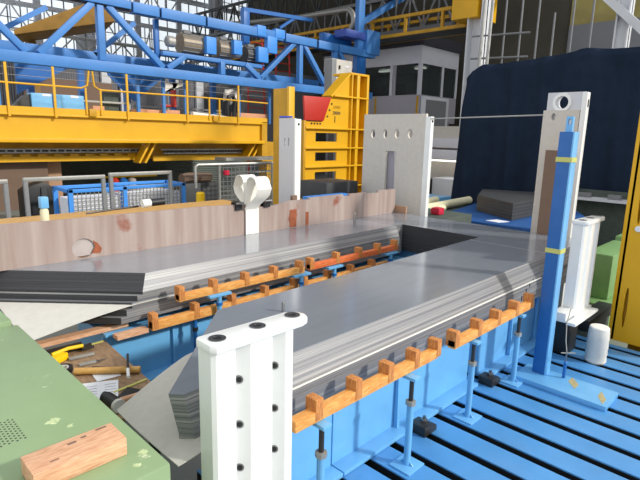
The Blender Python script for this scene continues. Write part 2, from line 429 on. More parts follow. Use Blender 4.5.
# grey insulating sheets showing at the leg ends, their free corners sagging
def sag_sheet(fn, m, nu, nv, th=.005):
    s = MB(); 
    for k in (0,1):
        for i in range(nu+1):
            for j in range(nv+1):
                x,y,z = fn(i/nu, j/nv); s.v.append((x,y,z-th*k))
    W = nv+1; L = (nu+1)*W
    for i in range(nu):
        for j in range(nv):
            a = i*W+j; s.f.append([a,a+W,a+W+1,a+1]); s.f.append([L+a,L+a+1,L+a+W+1,L+a+W])
    for i in range(nu):
        a = i*W; s.f.append([a,L+a,L+a+W,a+W]); a = i*W+nv; s.f.append([a,a+W,L+a+W,L+a])
    for j in range(nv):
        a = j; s.f.append([a,a+1,L+a+1,L+a]); a = nu*W+j; s.f.append([a,L+a,L+a+1,a+1])
    return s
def fA(u, v):
    x = 1.12+u*.9; y = 2.05+.06*min(1,u*1.3)+v*.9
    d = max(0, (y-2.1)*.75-(x-1.2))                      # distance outside the mitre
    x += .08*v*v*(1-u)
    return (x, y, .866-.088*max(0,min(1,(1.72-x)/.5))-.20*max(0,d)**1.7)
o = sag_sheet(fA,'sheetgrey',14,14).build('insulation_sheet','sheetgrey',core); o['label'] = 'light grey insulating board drooping at the near leg tip'
MB().box(1.9,5.75,2.107,2.2,.8655,.8685).build('insulation_edge','white_matt',core)
def fB(u, v):
    x = 1.1+u*1.35; y = 4.42+v*.95
    d = max(0, (2.2+4.4)-(x+y)-.05)
    return (x, y, .80-.115*d**1.5 if d > 0 else .80)
o = sag_sheet(fB,'offwhite',14,12).build('insulation_sheet','offwhite',core); o['label'] = 'off-white insulating board with sagging corner at the far leg end'

# guide pins standing on the core
def pin(label, x, y, z0, z1, r):
    tag(MB().lathe([(r,z0),(r,z1-.012),(r*.6,z1)],x,y,14).build('guide_pin','steel'),label,'steel pin','guide pins on the core')
pin('short steel pin standing on the near leg, just behind the white clamping post', 2.472,2.814,T+.0015,T+.085,.013)
pin('thin steel pin standing on the far leg near the pinkish panel', 5.8,4.98,T+.0015,T+.2,.016)

# ------------------------------------------------------------------ orange comb rails and their jacks
def comb_rail(label, loc, L, mats, teeth, h=.072, th=.07, group='orange comb rails'):
    r = thing('comb_rail', label, 'support rail', loc, group); x, y, z = loc
    MB().box(x,x+L,y-th/2,y+th/2,z,z+h).build('bar',mats[0],r,.006)
    for t in teeth:
        MB().box(x+t,x+t+.062,y-th/2-.004,y+th/2+.02,z+.012,z+h+.075).build('tooth',mats[1],r,.005)
    return r
comb_rail('orange wooden comb rail nearest the camera, right of the white clamping post', (1.785,1.95,.722), 1.495, ('orange_x','tooth'), [.16,.52,.86,1.18,1.475])
comb_rail('orange wooden comb rail on the near leg, beside the blue column', (3.5,1.93,.732), 1.55, ('orange_x','tooth'), [0,.38,.74,1.12,1.465])
comb_rail('upper orange comb rail on the far leg, left one with yellowish wood', (2.38,4.25,.79), 1.66, ('orange_x','tooth'), [0,.38,.78,1.18,1.575])
comb_rail('upper red-brown comb rail on the far leg, beside the core window corner', (4.13,4.25,.80), 1.77, ('orange_red','tooth'), [0,.46,.9,1.3,1.685])
comb_rail('lower orange comb rail on the far leg, left one above the deep blue beam', (2.12,4.3,.55), 1.9, ('orange_x','tooth'), [0,.45,.9,1.35,1.8], .09)
comb_rail('lower orange comb rail on the far leg, mostly hidden by the near leg', (4.08,4.3,.56), 1.7, ('orange_x','tooth'), [0,.42,.86,1.3], .08)
tag(MB().box(1.8,2.1,4.3,4.4,.535,.575).build('timber_packer','pine'),'thin raw timber packer on the deep blue beam at the far leg end','timber')
JACK_G = 'screw jacks under the comb rails'
j0 = thing('screw_jack','slim blue screw jack nearest the camera, just right of the white clamping post','jack',(1.985,1.9,0),JACK_G)
x, y = 1.985, 1.9
MB().box(x-.1,x+.1,y-.09,y+.09,0,.012).prism([(y-.06,.012),(y+.06,.012),(y,.07)],'x',x-.004,x+.004).build('base_plate','blue',j0,.003)
MB().lathe([(.026,.012),(.026,.5)],x,y).build('tube','blue',j0)
MB().lathe([(.026,.492),(.038,.495),(.038,.525),(.026,.528)],x,y,8).build('nut','galv',j0)
MB().lathe([(.017,.5),(.017,.70)],x,y).build('screw','darksteel',j0)
MB().box(x-.035,x+.035,y-.05,y+.06,.695,.72).build('head_plate','blue',j0,.003)
dup(j0,(2.89,1.88,0),'slim blue screw jack under the near comb rail, beside the left floor clamp')
dup(j0,(3.83,1.9,0),'slim blue screw jack left of the second floor clamp')
dup(j0,(4.78,1.92,0),'slim blue screw jack right beside the blue column')
def tall_jack(x, label):
    y = 4.21
    r = thing('screw_jack', label, 'jack', (x,y,0), JACK_G)
    MB().lathe([(.05,0),(.05,.03),(.026,.04),(.026,.76)],x,y).build('tube','blue',r)
    MB().box(x-.13,x+.13,y-.035,y+.08,.762,.788).build('head_plate','blue',r,.003)
    MB().lathe([(.026,.66),(.036,.665),(.036,.69),(.026,.695)],x,y,8).build('nut','blue_deep',r)
for x, l in ((2.83,'blue screw jack under the upper comb rail, leftmost behind the near leg'),(3.98,'blue screw jack under the right end of the yellowish upper comb rail'),
             (4.55,'blue screw jack under the middle of the red-brown comb rail'),(5.72,'blue screw jack at the core window corner, under the red-brown rail end')): tall_jack(x, l)
tj = thing('screw_jack','short dark screw jack against the deep blue beam, under the lower comb rail','jack',(2.62,4.34,0),JACK_G)
MB().lathe([(.05,0),(.05,.02),(.02,.03),(.02,.54)],2.62,4.34).build('tube','blue_deep',tj); MB().lathe([(.03,.4),(.03,.44)],2.62,4.34,8).build('nut','darksteel',tj)

# ------------------------------------------------------------------ white clamping posts
def clamp_post(label, x0, y0, z0, z1):
    W = .525; h = z1-.045
    r = thing('clamping_post', label, 'post', (x0+W/2,y0,z0), 'white ribbed clamping posts')
    # ribbed column: three raised ribs and two recessed channels, one folded profile
    pr = [(0,.125),(0,.018),(.018,0),(.128,0),(.136,.008),(.138,.07),(.150,.074),(.208,.012),(.222,0),(.362,0),(.370,.008),(.372,.07),(.384,.074),(.442,.012),(.456,0),(W-.018,0),(W,.018),(W,.125)]
    MB().prism([(x0+u,y0+v) for u,v in pr],'z',z0+.03,h).build('column','white',r)
    for cx in (.180,.414):
        for k in range(5):
            zz = z1-.25-.25*k
            if zz < z0+.12: continue
            p = Vector((x0+cx,y0+.043,zz)); n = Vector((-.73,-.68,0))
            MB().cyl(p-n*.01,p+n*.004,.023,18).build('bolt_socket','steel',r)
            MB().cyl(p,p+n*.0055,.015,14).build('bolt_bore','black',r)
    ol = [(-.015,.0),(.005,-.03),(.55,-.03),(.60,-.015),(.62,.03),(.61,.08),(.55,.12),(.005,.14),(-.015,.12)]
    MB().prism([(x0+u,y0+v) for u,v in ol],'z',h,z1).build('top_flange','white',r,.012)
    for cx in (.06,.305,.545):
        MB().ring((x0+cx,y0+.05,z1+.001),'z',.022,.043,.006,24).build('bushing','steel',r)
        MB().cyl((x0+cx,y0+.05,z1-.001),(x0+cx,y0+.05,z1+.002),.022,18).build('bushing_bore','darksteel',r)
    MB().box(x0-.01,x0+W+.01,y0-.02,y0+.12,z0,z0+.03).build('foot','white',r,.004)
    return r
clamp_post('white ribbed steel clamping post in the foreground, in front of the core tip', 1.235,1.9,.0,1.43)
p2 = clamp_post('white ribbed steel clamping post right of the blue column', 5.80,1.74,.48,1.56)
MB().box(5.55,5.785,1.74,1.88,.48,.58).box(5.5,6.25,1.62,1.715,.48,.51).build('side_ledge','white',p2,.004)

# ------------------------------------------------------------------ blue column on its foot plate
r = thing('blue_column','tall blue square steel column with yellow tape bands on slotted table','column',(5.1,1.8,0))
MB().box(5.05,5.17,1.72,1.845,.05,2.48).build('shaft','column_shade_blue',r,.008)  # darker blue paints in the shade on the side away from the sun
MB().box(5.05,5.172,1.708,1.722,.05,2.48).build('face_plate','blue',r,.002)  # thin front skin in lighter blue, sunlight put into its colour
MB().plate_holes(1.75,1.81,2.48,2.62,'x',5.09,5.13,[(1.78,2.57,.014,.03,True)]).build('lifting_lug','blue',r)
for z in (2.2,1.32): MB().box(5.044,5.176,1.703,1.85,z,z+.045).build('tape_band','tape',r)
MB().box(4.83,5.22,1.08,1.95,0.001,.05).build('foot_plate','blue',r,.004)
for p in ((4.98,5.26,1.4,1.5),(4.86,5.16,1.12,1.2)):
    o = MB().prism([(p[0],p[2]),(p[0]+.12,p[2]),(p[1]-.04,p[3]),(p[1]-.16,p[3])],'z',.05,.0515).build('worn_patch','patch',r)
# screwdriver-like blue turnbuckle with its thin wire
t = thing('turnbuckle','small blue and chrome turnbuckle standing on the foot plate','tool',(5.14,1.56,.05))
MB().lathe([(.006,.05),(.016,.06),(.016,.22),(.008,.23)],5.14,1.56).build('barrel','blue_deep',t)
MB().lathe([(.007,.22),(.007,.33)],5.14,1.56).build('rod','steel',t); MB().cyl((5.1,1.60,.32),(5.2,1.5,.32),.006).build('cross_bar','galv',t)
tag(MB().tube([(5.14,1.56,.33),(5.2,1.6,.42),(5.35,1.66,.56),(5.52,1.69,.66)],.005,6).build('wire','galv'),'thin grey wire rising from the turnbuckle to the right white post','wire')

# black floor clamps
def floor_clamp(x, y, label):
    r = thing('floor_clamp', label, 'clamp', (x,y,0), 'black floor clamps'); 
    MB().prism([(x-.09,.0),(x+.09,.0),(x+.09,.05),(x+.03,.085),(x-.09,.085)],'y',y-.07,y+.08).build('clamp_block','darksteel',r,.006)
    MB().lathe([(.03,.085),(.03,.11)],x,y,6).build('nut','steel',r,.002); MB().lathe([(.014,.11),(.014,.135)],x,y,10).build('stud','steel',r)
floor_clamp(3.37,2.05,'black steel floor clamp with bolt at the flange, left of the two')
floor_clamp(4.58,2.07,'black steel floor clamp with bolt at the flange, nearer the blue column')
# bobbin of white cord
r = thing('cord_drum','tall white drum of wound cord on the far edge of the blue slotted table','drum',(5.935,1.50,0))
MB().lathe([(.098,.0),(.109,.02),(.104,.09),(.109,.10),(.105,.17),(.11,.18),(.105,.26),(.109,.27),(.105,.35),(.10,.40)],5.935,1.50,28).build('winding','cord',r)
MB().lathe([(.10,.40),(.092,.412),(.03,.416)],5.935,1.50,28).build('top_face','white_matt',r)

# ------------------------------------------------------------------ panel, paper heart, plates standing around the core
r = thing('clamp_panel','long pinkish brown stained panel standing on the far edge of the core','panel',(4,5.45,T))
y0, y1 = 5.45, 5.5
g = MB().prism([(.3,T+.002),(1.62,T+.002),(1.62,1.49),(.3,1.51)],'y',y0,y1)
g.prism([(2.1,T+.002),(3.55,T+.002),(3.55,1.485),(2.1,1.485)],'y',y0,y1)
edge = [(3.55,T+.002),(7.45,T+.002),(7.45,1.475),(6.95,1.475),(6.95,1.44),(6.62,1.44),(6.62,1.465),(6.2,1.465),(6.2,1.435),(6.05,1.435),(6.05,1.47),(5.3,1.465),(5.3,1.44),(4.95,1.45),(4.6,1.40),(4.3,1.41),(4.3,1.455),(3.55,1.48)]
g.prism(edge,'y',y0,y1)
g.plate_holes(1.62,2.1,T+.002,1.487,'y',y0,y1,[(1.98,1.165,.117,.105,True)])
g.build('board','panel',r)
for x, z, w, h in ((4.9,T+.01,.13,.26),(5.22,T+.01,.06,.2)): MB().box(x,x+w,y0-.006,y0+.004,z,z+h).build('rust_patch','rust_x',r)
MB().box(1.85,2.1,y0+.02,y0+.04,T+.03,1.3).build('recess_plate','skin',r)
MB().prism([(2.06,1.10),(2.15,1.09),(2.17,1.14),(2.13,1.2),(2.08,1.24),(2.10,1.17)],'y',y0-.004,y0+.001).build('rust_patch','rust_x',r)

def ribbon(prof, ya, yb, th=.006):
    """strip of paper following an XZ profile, from ya to yb in depth"""
    s = MB(); n = len(prof); off = []
    for i in range(n):
        a = Vector(prof[max(i-1,0)]); b = Vector(prof[min(i+1,n-1)]); d = (b-a).normalized(); nn = Vector((-d.y,d.x))
        off.append((prof[i][0]+nn.x*th, prof[i][1]+nn.y*th))
    return s.prism(list(prof)+off[::-1],'y',ya,yb)
def arc(cx, cz, rx, rz, a0, a1, n): return [(cx+rx*math.cos(math.radians(a0+(a1-a0)*i/n)), cz+rz*math.sin(math.radians(a0+(a1-a0)*i/n))) for i in range(n+1)]
r = thing('paper_heart','white paper strip folded into a heart above the pinkish panel','paper strip',(4.18,5.4,T+.004))
MB().box(4.09,4.31,5.425,5.431,T+.004,1.50).build('hanging_strip','white_matt',r)
def ribbon_yz(prof, xa, xb, th=.006):
    s = MB(); n = len(prof); off = []
    for i in range(n):
        d = (Vector(prof[min(i+1,n-1)])-Vector(prof[max(i-1,0)])).normalized(); off.append((prof[i][0]-d.y*th, prof[i][1]+d.x*th))
    return s.prism(list(prof)+off[::-1],'x',xa,xb)
near = [(5.425,1.47),(5.40,1.62),(5.375,1.74)]+arc(5.27,1.75,.105,.095,10,170,14)[1:]+[(5.13,1.69),(5.17,1.60),(5.27,1.52),(5.36,1.46),(5.415,1.40)]
far = [(5.44,1.47),(5.43,1.62),(5.44,1.74)]+arc(5.53,1.75,.09,.095,170,10,14)[1:]+[(5.655,1.69),(5.62,1.60),(5.54,1.54),(5.46,1.48)]
for pf in (near, far): ribbon_yz(pf,4.06,4.29).build('loop','white_matt',r)
def clip(x, label):
    r = thing('spring_clip', label, 'clip', (x,5.47,1.42), 'spring clips on the panel')
    MB().box(x-.05,x+.05,5.42,5.447,1.40,1.485).box(x-.05,x+.05,5.503,5.53,1.40,1.485).box(x-.05,x+.05,5.42,5.53,1.485,1.505).build('jaw','black',r); MB().cyl((x-.05,5.405,1.49),(x+.06,5.405,1.49),.016).build('handle','steel',r)
clip(3.98,'small black spring clip left of the white strip on the pinkish panel'); clip(4.46,'small black spring clip right of the white strip on the pinkish panel')

# pale bottle and torch on the bench behind the panel
r = thing('spray_bottle','small pale bottle with blue cap behind the panel, far left','bottle',(1.72,5.75,1.32))
MB().lathe([(.042,1.332),(.042,1.55),(.03,1.58)],1.72,5.75).build('bottle_body','cream',r); MB().box(1.68,1.76,5.71,5.79,1.58,1.70).build('cap','blue',r,.01)
r = thing('torch','small white and black torch lying on the plank behind the panel','torch',(2.85,5.8,1.5))
MB().cyl((2.80,5.75,1.54),(2.90,5.75,1.545),.05,18).build('head','white',r); MB().cyl((2.90,5.75,1.545),(3.08,5.75,1.55),.045,18).build('body','black',r)
MB().tube([(2.8,5.85,1.5),(2.5,5.9,1.48),(2.2,5.9,1.46)],.012,8).build('cord','darksteel',r)
r = thing('plank_bench','long yellow-brown wooden plank bench behind the pinkish panel','bench',(3,6,FZ))
MB().box(-.2,4.75,5.62,6.9,1.28,1.33).build('plank_top','plank',r,.006)
for x in (0,2.3,4.5): MB().box(x,x+.1,5.8,6.7,FZ,1.28).build('trestle','orange_x',r)
tag(MB().prism([(-.2,1.333),(1.22,1.333),(.95,1.40),(-.2,1.42)],'y',5.63,5.67).build('strap','black'),'black strip lying behind the left end of the pinkish panel','strip')
tag(MB().box(2.2,2.9,5.9,6.1,1.332,1.35).build('metal_offcut','darksteel',None,.003),'dark flat metal offcut on the plank bench near the torch','offcut')

# grey flitch plate with sunlit edge coloured white behind the panel and its scrap block
r = thing('flitch_plate','narrow grey flitch plate with two slots and sunlit white edge behind the panel','plate',(5.5,6.2,FZ))
MB().plate_holes(6.0,6.36,FZ,2.64,'x',5.47,5.51,[(6.13,2.27,.018,.07,True),(6.22,2.27,.018,.07,True)]).build('plate','whitesteel',r)
MB().box(5.465,5.585,5.965,6.0,FZ,2.63).build('lit_white_edge','white',r,.006)  # front of the plate turned to the sun, its light painted as white
MB().cyl((5.53,5.96,2.55),(5.53,5.967,2.55),.02).build('bolt_hole','black',r)
r = thing('web_sling','loop of blue webbing over the top of the grey flitch plate','sling',(5.49,6.2,2.642))
MB().tube([(5.465,6.34,2.66),(5.49,6.28,2.66),(5.49,6.12,2.66),(5.465,6.05,2.66)],.014,8).build('webbing',mat('web_blue',srgb(40,90,210),.7),r)
tag(box('wood_block','brown',(5.36,5.46,5.9,5.95,1.337,1.45),None,.004),'small brown wood block at the foot of the grey flitch plate','block')
tag(box('steel_pedestal','midgrey',(4.78,5.9,5.6,5.94,FZ,1.335),None,.003),'flat-topped grey steel pedestal between the panel and the grey flitch plate','tray')
r = thing('laminate_stack','black stack of sheets lying behind the panel, before the yellow frame','stack',(6.9,6.6,FZ))
MB().box(6.8,7.69,6.55,7.3,1.17,1.52).build('sheet_pile','darkgrey',r,.004); MB().box(6.85,7.65,6.6,7.25,FZ,1.17).build('crate','blue_deep',r)
tag(box('blue_bin','blue_plate',(5.95,6.95,5.75,6.3,FZ,1.36),None,.01),'blue bin edge peeking out left of the black sheet stack','tray')

# beige end plate with slot (left of the booth)
r = thing('end_plate','tall beige end plate with four slots and long opening, sunlit white edge','plate',(7.8,5.8,T))
X0, X1 = 7.75, 7.80
MB().plate_holes(5.1,6.5,2.13,2.80,'x',X0,X1,[(6.27,2.435,.05,.085,True),(5.98,2.44,.045,.085,True),(5.71,2.445,.05,.085,True),(5.42,2.45,.05,.085,True)]).box(X0,X1,5.1,5.72,FZ,2.13).box(X0,X1,5.94,6.5,FZ,2.13).build('plate','beige',r)
MB().prism([(5.72,.95),(5.94,.95),(5.97,1.5),(5.94,2.13),(5.80,2.13)],'x',X1+.02,X1+.03).build('opening_liner','boothlow',r)
MB().box(X0-.01,X1+.03,4.99,5.1,FZ,2.75).build('lit_white_edge','white',r,.006)  # edge facing the sun, brightness put into its white colour
MB().cyl((X0+.03,4.984,2.67),(X0+.03,4.992,2.67),.022).build('bolt_hole','black',r)
tag(box('plywood_offcut','card',(7.47,7.5,5.22,5.51,T+.003,1.18),None,.003),'plywood offcut leaning at the foot of the beige end plate','wood')
# beige plate behind the blue column
r = thing('end_plate','tall beige end plate with white holed head behind the blue column','plate',(7.75,2.85,T))
X0, X1 = 7.72, 7.77
MB().plate_holes(2.58,3.08,FZ,2.82,'x',X0,X1,[(2.93,2.73,.03,.05,True)]).build('plate','beige',r)
MB().plate_holes(2.55,3.06,2.3,3.07,'x',X1+.005,X1+.05,[(2.83,2.93,.07,.09,True)]).build('head_plate','whitesteel',r)
MB().ring((X1-.002,2.85,2.93),'x',.09,.13,.02,24).build('hole_rim','white',r)
MB().box(X0-.005,X1+.055,2.5,2.57,FZ,3.06).build('lit_white_edge','white',r,.006)  # sun-facing edge, again whiter than the shaded plate face by colour
MB().box(X0+.03,X0+.06,2.493,2.5,2.86,2.96).build('edge_slot','black',r)
tag(box('hardboard_strip','brown',(7.47,7.5,2.64,2.89,T+.003,2.26)),'brown hardboard strip leaning on the beige plate behind the blue column','board')
tag(MB().cyl((7.74,5.0,2.71),(7.73,3.08,2.755),.012,8).build('cable','galv'),'thin straight cable strung between the two beige end plates','cable')

# ------------------------------------------------------------------ yellow frame marked 1
r = thing('yellow_stillage','tall yellow steel frame marked 1 with red block in its notch','frame',(10.7,10.3,FZ))
ya, yb = 10.0, 10.7
g = MB().box(9.5,11.33,10.06,10.1,FZ,.94)
for a,b_,hz in ((.94,1.53,1.26),(1.53,2.04,1.80),(2.04,2.57,2.33)): g.plate_holes(9.5,11.33,a,b_,'y',10.06,10.1,[(10.39,hz,.43,.118,False)])
g.prism([(9.52,2.57),(11.33,2.57),(11.33,4.08),(11.28,4.08),(10.54,3.43),(10.24,2.75),(9.52,2.75)],'y',10.06,10.1)
g.build('face_plate','yellow',r)
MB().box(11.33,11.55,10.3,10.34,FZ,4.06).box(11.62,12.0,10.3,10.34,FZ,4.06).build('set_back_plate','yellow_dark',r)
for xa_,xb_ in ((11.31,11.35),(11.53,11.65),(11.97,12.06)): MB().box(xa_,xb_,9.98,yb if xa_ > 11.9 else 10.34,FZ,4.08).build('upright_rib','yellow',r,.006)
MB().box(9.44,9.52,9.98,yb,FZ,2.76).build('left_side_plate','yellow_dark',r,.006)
MB().box(11.25,12.05,9.98,yb,4.08,4.14).build('cap_plate','yellow',r,.004)
MB().quad_box([(10.52,10.0,3.42),(10.52,10.36,3.42),(11.28,10.36,4.08),(11.28,10.0,4.08),(10.47,10.0,3.46),(10.47,10.36,3.46),(11.25,10.36,4.14),(11.25,10.0,4.14)]).build('sloped_flange','yellow',r)
for z in (.94,1.53,2.04,2.57,3.46):
    x0 = 9.5 if z < 3 else 10.58
    MB().box(x0,12.05,9.96,10.1,z-.022,z+.022).box(11.35,11.97,10.0,10.32,z-.022,z+.022).build('rib','yellow',r,.004)
MB().prism([(9.50,2.77),(10.2,2.77),(10.48,3.40),(9.45,3.385)],'y',10.0,10.06).build('red_block','red',r,.004)
for x,z in ((10.56,3.24),(10.48,3.07),(10.40,2.897),(9.79,2.69),(9.90,2.69),(10.01,2.69),(10.12,2.69)): MB().cyl((x,10.062,z),(x,10.045,z),.026,12).build('bolt','black',r)
def text(s, size, loc, m, parent, ext=.003, rotz=0):
    cu = bpy.data.curves.new('lettering','FONT'); cu.body = s; cu.size = size; cu.extrude = ext
    o = bpy.data.objects.new('tmp_text', cu); C.objects.link(o); dg = bpy.context.evaluated_depsgraph_get(); dg.update()
    me = bpy.data.meshes.new_from_object(o.evaluated_get(dg)); bpy.data.objects.remove(o)
    me.transform(Matrix.Translation(Vector(loc)-Vector(parent.location)) @ Matrix.Rotation(rotz,4,'Z') @ Matrix.Rotation(PI/2,4,'X'))
    me.materials.clear(); me.materials.append(M[m]); t = bpy.data.objects.new('lettering', me); C.objects.link(t); t.parent = parent; return t
text('1',.26,(10.64,10.055,2.74),'black',r)
text('50000',.12,(10.62,10.055,3.12),'yellow_dark',r); text('20004',.13,(10.60,10.055,2.96),'darkgrey',r)

# yellow pillar behind the grey flitch plate
r = thing('yellow_pillar','yellow box pillar behind the grey flitch plate','pillar',(8.0,9.2,FZ))
MB().box(8.12,8.26,9.15,9.66,FZ,3.44).build('shaft','yellow_dark',r,.01); MB().box(8.10,8.28,9.08,9.15,FZ,3.47).build('edge_plate','yellow',r,.006)

# ------------------------------------------------------------------ yellow crane walkway girder
r = thing('walkway_girder','long yellow crane girder with walkway and handrail across the hall','crane girder',(9.5,20,FZ))
YB = 19.0
MB().box(1,15.6,YB+.12,YB+.2,2.05,2.82).build('web_plate','yellow',r)
MB().box(1,15.6,YB-.02,YB+2.45,2.80,2.86).build('walkway_deck','yellow',r,.005)
MB().box(1,15.4,YB-.08,YB+.7,1.92,2.06).build('bottom_flange','yellow',r,.01)
MB().box(1,15.6,YB,YB+.03,2.86,3.08).build('toe_board','yellow',r)
for px in (4.90,6.31,8.86,11.38,13.93): MB().box(px-.035,px+.035,YB-.06,YB,2.75,4.42).build('post','yellow',r)
for px in (7.35,7.87,12.43,12.94): MB().box(px-.028,px+.028,YB-.05,YB,2.9,3.82).build('post','yellow',r)
rl = lambda P: MB().tube(P,.032,8).build('handrail','yellow',r)
rl([(1,YB-.03,3.80),(7.2,YB-.03,3.80),(7.42,YB-.03,3.9),(7.5,YB-.03,4.4)]); rl([(7.62,YB-.03,4.4),(7.66,YB-.03,3.9),(7.85,YB-.03,3.78),(12.5,YB-.03,3.80),(15.6,YB-.03,3.76)])
for z in (4.05,4.28): MB().tube([(1,YB-.02,z),(15.6,YB-.02,z)],.008,5).build('wire','galv',r)
for x in (7.42,12.6): MB().box(x,x+.24,YB-.09,YB,2.84,3.1).build('gate_latch','yellow_dark',r,.01)
# underside: slotted festoon rail, brackets and lower flange
g = MB(); 
for i in range(24):
    x = 3.6+i*.27
    if x < 9.9: g.box(x,x+.2,YB+.8,YB+.84,1.58,1.64)
g2 = MB().box(3,9.9,YB+.82,YB+.9,1.53,1.69); g2.build('cable_track','galv',r); g.build('track_slot','black',r)
MB().box(10.6,14.8,YB+.82,YB+.9,1.60,1.66).box(10.7,14.7,YB+.8,YB+.88,1.45,1.51).build('cable_track','galv',r)
g = MB()
for i in range(24): x = 10.7+i*.17; g.box(x,x+.11,YB+.78,YB+.84,1.51,1.60)
g.build('track_slot','darkgrey',r)
MB().box(2,9.7,YB+.95,YB+1.05,1.22,1.40).box(10.3,14.8,YB+.95,YB+1.05,1.16,1.38).build('lower_rail','yellow',r)
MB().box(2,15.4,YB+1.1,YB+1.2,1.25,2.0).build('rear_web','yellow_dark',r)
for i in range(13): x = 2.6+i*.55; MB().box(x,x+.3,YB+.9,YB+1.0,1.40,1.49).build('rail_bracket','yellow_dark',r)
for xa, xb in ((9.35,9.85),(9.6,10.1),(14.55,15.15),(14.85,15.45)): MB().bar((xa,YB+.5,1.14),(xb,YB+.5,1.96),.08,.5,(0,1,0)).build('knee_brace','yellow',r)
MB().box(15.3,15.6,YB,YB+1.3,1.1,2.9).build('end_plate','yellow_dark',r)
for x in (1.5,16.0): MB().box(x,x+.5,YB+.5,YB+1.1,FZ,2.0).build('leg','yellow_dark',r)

# ------------------------------------------------------------------ blue crane truss with its motors
r = thing('crane_truss','long blue steel crane truss with three motors above the walkway','crane',(12,20.5,4.5))
YT = 20.0; cb = 'blue_crane'
MB().box(1,24.5,YT,YT+.35,4.55,4.93).build('bottom_chord',cb,r,.015)
for a,b in ((3.5,9.68),(9.76,10.85),(10.95,13.0),(13.1,17.45),(17.6,19.75),(19.9,21.4),(21.5,24.6)): MB().box(a,b,YT-.02,YT+.35,6.86 if a>3.5 else 6.95,7.25).build('top_chord',cb,r,.015)
MB().box(3.5,24.6,YT+.08,YT+.3,6.9,7.2).build('chord_splice','black',r)
B = lambda p,q,w=.22,n='diagonal',m=cb: MB().bar((p[0],YT+.17,p[1]),(q[0],YT+.17,q[1]),.24,w,(0,0,1)).build(n,m,r,.01)
for p,q in (((3.9,6.95),(5.9,4.95)),((6.3,4.95),(8.25,6.95)),((8.8,6.95),(11.0,4.95)),((16.1,5.0),(18.3,6.9)),((18.95,6.9),(20.7,4.9)),((11.2,4.95),(12.0,5.5)),((15.2,5.55),(16.1,4.95)),((21.6,6.9),(23.4,4.9))): B(p,q)
MB().box(10.95,11.12,YT+.6,YT+.8,4.95,6.9).build('vertical','blue_deep',r,.01)
for x in (4.9,8.5,13.9,18.7,21.3): B((x,4.95),(x,6.9 if x != 13.9 else 5.5),.26,'vertical','blue_crane')
MB().box(11.0,16.2,YT+.1,YT+.3,5.45,5.62).build('motor_beam',cb,r,.01); MB().box(11.2,16.5,YT+.3,YT+1.6,5.60,5.66).build('motor_deck','blue_deep',r)
for p in ((13.0,13.5,5.75,6.45),(14.45,14.9,5.9,6.5),(15.8,16.3,6.9,7.36),(16.9,17.5,6.95,7.36),(16.4,17.0,6.2,6.95),(15.85,16.45,5.72,6.4)): MB().box(p[0],p[1],YT-.05,YT+.2,p[2],p[3]).build('cover_plate','blue_plate',r,.008)
# rear truss
MB().box(2,22,22,22.3,5.12,5.5).build('rear_chord',cb,r,.015)
for x in (4.7,6.4,8.3,10.2,12.4,14.6): MB().box(x,x+.22,22,22.25,3.1,5.2).build('rear_post','blue_deep',r)
for xa,xb in ((1.5,3.6),(5,7.3),(9,10.8)): MB().bar((xa,22.1,5.4),(xb,22.1,6.9),.2,.18).build('rear_diagonal',cb,r)
MB().prism([(5.9,3.6),(8.1,4.9),(5.9,4.9)],'y',21.6,21.65).prism([(9.3,4.6),(10.4,3.6),(12,4.9),(9.3,4.9)],'y',21.6,21.65).build('gusset_plate','blue_deep',r)
for x in (5.05,10.1,11.25,12.3,15.2,17.1): MB().box(x-.06,x+.06,YT+.6,YT+.72,2.865,4.6).build('hanger_post',cb,r)
# motors
def motor(x0, x1, z, rad, m2, y=YT+.55):
    e = MB().tube([(x0-.35,y,z),(x0-.3,y,z),(x0,y,z),(x0,y,z)],.1,18,radii=[.16,.22,.22,.26]).build('motor_shaft','motorgrey',r)
    MB().tube([(x0,y,z),(x0,y,z),(x0+.28,y,z),(x0+.28,y,z)],.1,24,radii=[rad*.9,rad,rad,rad*.9]).build('end_bell','motorgrey',e)
    MB().cyl((x0+.28,y,z),(x1,y,z),rad*.96,24).build('stator',m2,e)
    g = MB()
    for k in range(14): a = 2*PI*k/14; g.bar((x0+.3,y+rad*.97*math.cos(a),z+rad*.97*math.sin(a)),(x1,y+rad*.97*math.cos(a),z+rad*.97*math.sin(a)),.03,.03)
    g.build('cooling_rib','midgrey',e)
    MB().box(x0+.4,x0+.75,y-.2,y+.2,z+rad*.9,z+rad*1.25).build('terminal_box','midgrey',e,.01)
motor(11.75,13.15,6.10,.43,'copper'); motor(13.6,14.7,6.12,.41,'copper'); motor(15.15,16.0,6.05,.37,'darkgrey')
# upper mast parts
MB().box(23.15,23.65,YT+.1,YT+.4,7.2,12).build('mast',cb,r,.01)
MB().bar((23.6,YT+.3,8.75),(28,YT+.3,11.1),.3,.32).build('mast_brace',cb,r)
MB().box(22.0,24.2,YT,YT+.9,7.75,8.15).build('mast_bracket',mat('violet_blue_paint',srgb(56,84,170),.5),r,.02)
MB().box(23.7,24.9,YT-.1,YT+.8,7.05,8.35).build('mast_box',cb,r,.02)
MB().box(21.2,23.6,YT+1.0,YT+1.3,7.5,7.95).build('rear_beam','blue_deep',r,.01)
MB().box(23.1,23.9,YT+.1,YT+.4,2.9,7.0).build('mast_leg','blue_deep',r)
JX0, JZ0, JZ1 = 15.95, 8.32, 8.5
MB().box(JX0,JX0+.35,YT+1.2,YT+1.5,6.6,JZ0).build('jib_post','blue_deep',r,.01); MB().bar((JX0,YT+1.3,JZ0-.08),(20.6,YT+1.3,JZ1),.2,.18).bar((18.3,YT+1.3,JZ1-.75),(19.4,YT+1.3,JZ1-.05),.13,.13).build('jib_arm','blue_deep',r)
r = thing('control_cabinet','beige electrical control cabinet under the blue crane end','cabinet',(14.7,13.6,FZ))
